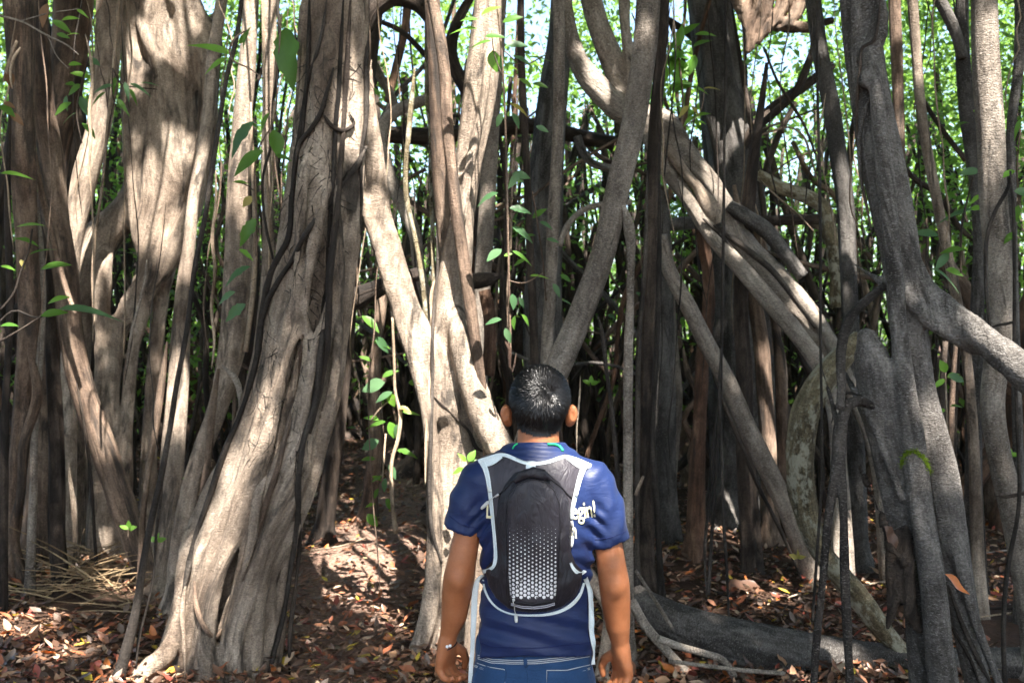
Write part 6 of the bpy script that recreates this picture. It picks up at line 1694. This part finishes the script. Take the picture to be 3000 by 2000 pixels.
# --- bracelet on the left wrist
br = empty('bracelet', L(1309, 1886, .03) + OFF, 'dark cord bracelet with two silver beads on the left wrist of the person', 'bracelet')
w = L(1309, 1888, .03)
pts = []
for k in range(17):
    a = 2 * math.pi * k / 16
    pts.append(w + np.array([math.cos(a) * .0245, math.sin(a) * .0235, .006 * math.cos(a) + .006 * math.sin(a)]))
ring_tube('cord', pts, .0016, plain('cord_dark', (.02, .02, .03), .8), br)
for px in (1310, 1319):
    F = Field(L(px, 1893 - (px - 1310) * .3, .004) - .012, L(px, 1893, .004) + .012, .0012)
    F.ball(L(px, 1893 - (px - 1310) * .3, .0035), (.0042,) * 3, None, .001, m=.008)
    v, q = F.mesh()
    part('bead', v, q, plain('bead_silver', (.85, .85, .87), .25, .6) if px == 1310 else bpy.data.materials['bead_silver'], br)

# ------------------------------------------------------------------ the backpack
def poly_d(pts, X, Z):
    """signed distance to a closed polygon in the x-z plane"""
    d = np.full(np.broadcast(X, Z).shape, 1e9); s = np.ones_like(d)
    n = len(pts)
    for i in range(n):
        a, b = pts[i], pts[i - 1]
        ex, ez = b[0] - a[0], b[1] - a[1]
        wx, wz = X - a[0], Z - a[1]
        t_ = np.clip((wx * ex + wz * ez) / (ex * ex + ez * ez + 1e-12), 0, 1)
        d = np.minimum(d, (wx - ex * t_) ** 2 + (wz - ez * t_) ** 2)
        c1, c2, c3 = Z >= a[1], Z < b[1], ex * wz > ez * wx
        flip = (c1 & c2 & c3) | (~c1 & ~c2 & ~c3)
        s = np.where(flip, -s, s)
    return s * np.sqrt(d)
def px_poly(pts, yl=-.12):
    return [(L(a, b, yl)[0], L(a, b, yl)[2]) for a, b in pts]

YOKE = [(1404, 1350), (1440, 1337), (1474, 1331), (1510, 1344), (1545, 1356), (1572, 1356), (1610, 1350), (1658, 1334), (1698, 1350), (1734, 1364), (1712, 1376), (1698, 1410), (1688, 1446), (1678, 1520), (1672, 1640), (1450, 1640), (1446, 1520), (1434, 1434), (1421, 1370)]
MAIN = [(1510, 1388), (1560, 1380), (1606, 1388), (1642, 1418), (1668, 1466), (1676, 1540), (1674, 1620), (1690, 1664), (1712, 1690), (1708, 1730), (1690, 1762), (1650, 1788), (1600, 1800), (1540, 1802), (1490, 1794), (1450, 1766), (1426, 1730), (1419, 1690), (1440, 1664), (1456, 1620), (1452, 1540), (1458, 1470), (1478, 1425)]
POCK = [(1482, 1480), (1490, 1446), (1512, 1418), (1540, 1404), (1566, 1400), (1596, 1408), (1626, 1436), (1640, 1470), (1644, 1560), (1636, 1690), (1628, 1768), (1560, 1780), (1496, 1772), (1490, 1690), (1484, 1560)]
def pack_mat(name, a, b, dots=False):
    t = NT(name)
    tc = t.n('TexCoord'); v = tc.outputs['Object']
    n1 = t.noise(v, 7, 4, .6); n2 = t.noise(v, 900, 2, .5); n3 = t.noise(t.mul(v, (40, 20, 18)), 1, 4, .6, 1.2)
    col = t.mix(n1, a, b)
    rough = .52
    if dots:
        va = t.n('VectorMath', operation='ADD'); t.l(v, va.inputs[0]); va.inputs[1].default_value = tuple(float(c) for c in L(1560, 1700, -.12))
        sp = t.n('SeparateXYZ'); t.l(va.outputs[0], sp.inputs[0])
        x, z = sp.outputs[0], sp.outputs[2]
        px_, pz_ = .0090, .0098
        # columns px_ apart; every other column shifted by half a step
        cxf = t.math('DIVIDE', x, px_)
        ci = t.math('FLOOR', cxf)
        odd = t.math('MULTIPLY', t.math('FRACT', t.math('MULTIPLY', ci, .5)), 1.0)
        czf = t.math('ADD', t.math('DIVIDE', z, pz_), odd)
        fx = t.math('MULTIPLY', t.math('SUBTRACT', t.math('FRACT', cxf), .5), px_)
        fz = t.math('MULTIPLY', t.math('SUBTRACT', t.math('FRACT', czf), .5), pz_)
        rr = t.math('SQRT', t.math('ADD', t.math('MULTIPLY', fx, fx), t.math('MULTIPLY', fz, fz)))
        zi = t.math('MULTIPLY', t.math('FLOOR', czf), pz_)
        zt, zb = L(1560, 1540, -.16)[2], L(1560, 1757, -.16)[2]
        g = t.math('DIVIDE', t.math('SUBTRACT', zt + .002, zi), zt - zb)
        rad = t.math('MULTIPLY', t.math('POWER', t.math('MAXIMUM', g, .0001), .85), .0041)
        on = t.math('LESS_THAN', rr, rad)
        on = t.math('MULTIPLY', on, t.math('GREATER_THAN', zi, zb - .004))
        on = t.math('MULTIPLY', on, t.math('LESS_THAN', zi, zt))
        x0, x1 = L(1488, 1650, -.16)[0], L(1632, 1650, -.16)[0]
        on = t.math('MULTIPLY', on, t.math('MULTIPLY', t.math('GREATER_THAN', x, x0), t.math('LESS_THAN', x, x1)))
        # no print on a few worn spots
        on = t.math('MULTIPLY', on, t.math('LESS_THAN', t.noise(v, 120, 2, .5), .64))
        col = t.mix(on, col, (.72, .72, .74))
    col = t.mix(.25, col, t.ramp(n2, [(.3, (.6, .6, .6)), (.7, (1.4, 1.4, 1.4))]), 'MULTIPLY')
    n4 = t.noise(t.mul(v, (26, 20, 13)), 1, 2, .5, 2.2)
    ridge = t.math('ABSOLUTE', t.math('SUBTRACT', n4, .5))
    return t.done(t.bsdf(col, rough, .4, t.bump(t.math('ADD', t.math('MULTIPLY', ridge, 2.2), t.math('ADD', t.math('MULTIPLY', n3, .6), t.math('MULTIPLY', n2, .04))), .0045, .6)))
M_PACK = pack_mat('pack_fabric', (.013, .012, .016), (.022, .020, .027))
M_PANEL = pack_mat('pack_panel', (.017, .0155, .021), (.028, .0255, .034), True)
M_YOKE = pack_mat('pack_yoke', (.036, .032, .040), (.052, .046, .057))
M_TRIM = cloth_mat('pack_trim', (.62, .70, .72), (.72, .78, .80), 500, .7, .0, .001)
M_CLIP = plain('clip_grey', (.6, .62, .6), .35, .5)
M_METAL = plain('pull_metal', (.7, .7, .72), .3, .6, Metallic=.8)

pack = empty('backpack', L(1560, 1700, -.12) + OFF, 'slim charcoal backpack with white trim and fading dot print, worn by the person', 'backpack')
def pack_solid(poly, yl, thick, dome, h=.0040, rim=.04, wr=0.0, seed=0):
    P = px_poly(poly, yl)
    xs, zs = [p[0] for p in P], [p[1] for p in P]
    F = Field((min(xs) - .02, -.26, min(zs) - .02), (max(xs) + .02, .06, max(zs) + .02), h)
    shirt_field(F)
    X, Y, Z = np.meshgrid(*F.ax, indexing='ij', sparse=True)
    X2, Z2 = X[:, 0, :], Z[:, 0, :]
    pd = poly_d(P, X2 + 0 * Z2, Z2 + 0 * X2)
    T_ = thick + dome * np.sqrt(np.clip(-pd / rim, 0, 1))
    if wr:
        g = np.stack([(X2 + 0 * Z2).ravel(), np.zeros(pd.size), (Z2 + 0 * X2).ravel()], 1)
        T_ = T_ + wr * fbm(g * np.array([38, 1, 16]) + seed, 3).reshape(pd.shape) * np.clip(-pd / .02, 0, 1)
    d = np.maximum(F.F - T_[:, None, :], pd[:, None, :])
    F.F = np.maximum(d, Y - .0).astype(np.float32)
    v, q = F.mesh()
    return smooth(v, q, 2, .45), q
yv, yq = pack_solid(YOKE, -.09, .009, .003, wr=.004, seed=2)
part('yoke', yv, yq, M_YOKE, pack)
mv_, mq_ = pack_solid(MAIN, -.13, .012, .052, rim=.05, wr=.016, seed=5)
part('main_compartment', mv_, mq_, M_PACK, pack)
pv_, pq_ = pack_solid(POCK, -.155, .066, .014, rim=.012, wr=.008, seed=9)
panel = part('front_panel', pv_, pq_, M_PANEL, pack)
YB, MB_, PB = bvh_of(yv, yq), bvh_of(mv_, mq_), bvh_of(pv_, pq_)
ALL = [SHIRT, YB, MB_, PB]
def piping(name, pts, wpx, mat=M_TRIM, bvs=(SHIRT, YB, MB_), off=.0025):
    return ribbon(name, list(bvs), pts, wpx, mat, pack, off, .003)
piping('trim', [(1402, 1352), (1440, 1340), (1474, 1331), (1508, 1344), (1545, 1358), (1572, 1358), (1610, 1352), (1658, 1336), (1696, 1350), (1732, 1366)], 11)
piping('shoulder_strap', [(1408, 1353, 12), (1424, 1358, 28), (1446, 1349, 24), (1472, 1338, 10)], 20, off=.004)
piping('shoulder_strap', [(1662, 1342, 10), (1688, 1354, 24), (1708, 1364, 28), (1726, 1367, 12)], 20, off=.004)
piping('trim', [(1412, 1352, 18), (1424, 1375, 15), (1430, 1400, 13), (1436, 1440, 12), (1443, 1500, 11), (1448, 1550, 9), (1453, 1605, 10), (1453, 1645, 11), (1447, 1664, 11), (1430, 1669, 12), (1413, 1675, 12)], 11)
piping('trim', [(1712, 1362, 18), (1702, 1385, 15), (1694, 1410, 13), (1686, 1445, 12), (1677, 1480, 10), (1674, 1520, 8)], 11)
piping('trim', [(1670, 1648, 7), (1677, 1666, 10), (1692, 1680, 12), (1706, 1684, 12), (1712, 1672, 10)], 11)
piping('trim', [(1417, 1698, 5), (1422, 1730, 6), (1440, 1762, 6), (1466, 1786, 5), (1500, 1798, 5), (1550, 1801, 6), (1600, 1799, 7), (1640, 1790, 9), (1676, 1768, 11), (1700, 1738, 9), (1710, 1705, 6)], 7)
ribbon('loop_tab', ALL, [(1555, 1352), (1555, 1378)], 28, M_TRIM, pack, .004)
# grab handle bunched at the top
F = Field(L(1500, 1420, -.17) - .02, L(1620, 1360, -.09) + .03, .004)
F.chain([LR(1512, 1408, 9, -.135), LR(1530, 1388, 11, -.142), LR(1560, 1380, 12, -.146), LR(1590, 1384, 11, -.142), LR(1608, 1402, 9, -.135)], .01)
F.chain([LR(1524, 1400, 8, -.14), LR(1545, 1392, 9, -.15), LR(1566, 1391, 9, -.152), LR(1590, 1398, 8, -.145)], .008)
v, q = F.mesh(); nrm = vnormals(v, q)
part('handle', v + nrm * (.003 * fbm(v * 90, 2))[:, None], q, M_PACK, pack)
# waist straps hanging loose
ribbon('waist_strap', [SHIRT, MB_], [(1420, 1684, 12), (1402, 1694, 15), (1394, 1720, 17), (1390, 1760, 18), (1388, 1810, 17), (1386, 1850, 15), (1384, 1900, 13), (1380, 1950, 13), (1377, 2020, 12)], 15, M_TRIM, pack, .006)
ribbon('waist_strap', [SHIRT, MB_], [(1712, 1690, 10), (1722, 1715, 15), (1728, 1745, 18), (1730, 1800, 19), (1731, 1850, 19), (1736, 1890, 14), (1740, 1915, 7), (1738, 1930, 8), (1738, 1946, 12)], 17, M_TRIM, pack, .006)
# reflective line, zips, pulls and buckles
ring_tube('reflective_piping', trace([MB_, PB], dense([(1497, 1766), (1530, 1774), (1565, 1776), (1600, 1772), (1625, 1764)]), .001), .0013, plain('reflective', (.55, .55, .62), .3, .6), pack)
ring_tube('reflective_piping', trace([MB_, PB], dense([(1497, 1770), (1530, 1779), (1565, 1781), (1600, 1777), (1625, 1769)]), .001), .0013, bpy.data.materials['reflective'], pack)
ring_tube('panel_seam', trace([PB, MB_], dense([(1484, 1740), (1486, 1600), (1484, 1500), (1490, 1450), (1512, 1422), (1540, 1408), (1566, 1404), (1596, 1412), (1624, 1438), (1638, 1475), (1641, 1560), (1634, 1690), (1628, 1750)]), .0005), .0014, plain('seam_black', (.012, .011, .014), .6), pack)
M_ZIP = plain('zip_dark', (.015, .015, .018), .5)
ring_tube('zip', trace(ALL, dense([(1456, 1452), (1478, 1436), (1496, 1414), (1512, 1402)]), .001), .0022, M_ZIP, pack)
ring_tube('zip', trace(ALL, dense([(1606, 1398), (1640, 1424), (1674, 1458)]), .001), .0022, M_ZIP, pack)
ring_tube('zip', trace(ALL, dense([(1495, 1760), (1560, 1768), (1628, 1758)]), .001), .0022, M_ZIP, pack)
def box_on(name, a, b, wpx, th, mat, off=.004, taper=.75):
    """a small moulded tab between two pixels on the front surface"""
    A_, B_ = hit(ALL, *a), hit(ALL, *b)
    pa, pb = A_[0] - np.array([0, off, 0]), B_[0] - np.array([0, off, 0])
    d = pb - pa; ln = np.linalg.norm(d); d /= ln
    n_ = np.array([0, -1.0, 0]); n_ -= d * n_.dot(d); n_ /= np.linalg.norm(n_)
    s_ = np.cross(d, n_); w2 = wpx / FPX * 2.36 / 2
    V = []
    prof = [(0, taper), (.12, 1), (.7, 1), (.92, .8), (1, .5)]
    for f, k in prof:
        for sx, sn in ((-1, 0), (1, 0), (.8, 1), (-.8, 1)):
            V.append(pa + d * ln * f + s_ * w2 * k * sx + n_ * th * sn)
    Q = []
    for i in range(len(prof) - 1):
        for j in range(4):
            Q.append((4 * i + j, 4 * i + (j + 1) % 4, 4 * i + 4 + (j + 1) % 4, 4 * i + 4 + j))
    Q += [(3, 2, 1, 0), (16, 17, 18, 19)]
    return part(name, np.array(V), Q, mat, pack, smooth=False)
def pull(p0, p1, p2):
    box_on('zip_slider', p0, (p0[0] + (p1[0] - p0[0]) * .35, p0[1] + (p1[1] - p0[1]) * .35), 8, .004, M_METAL, .003)
    ring_tube('pull_cord', trace(ALL, dense([p0, p1]), .004), .0013, M_CLIP, pack)
    box_on('zip_pull', p1, p2, 11, .004, M_CLIP, .003)
pull((1505, 1752), (1511, 1796), (1513, 1822))
pull((1462, 1446), (1432, 1468), (1411, 1488))
pull((1674, 1524), (1677, 1568), (1674, 1600))
box_on('buckle', (1433, 1424), (1437, 1442), 14, .004, M_CLIP, .004, 1)
box_on('buckle', (1690, 1432), (1686, 1452), 14, .004, M_CLIP, .004, 1)
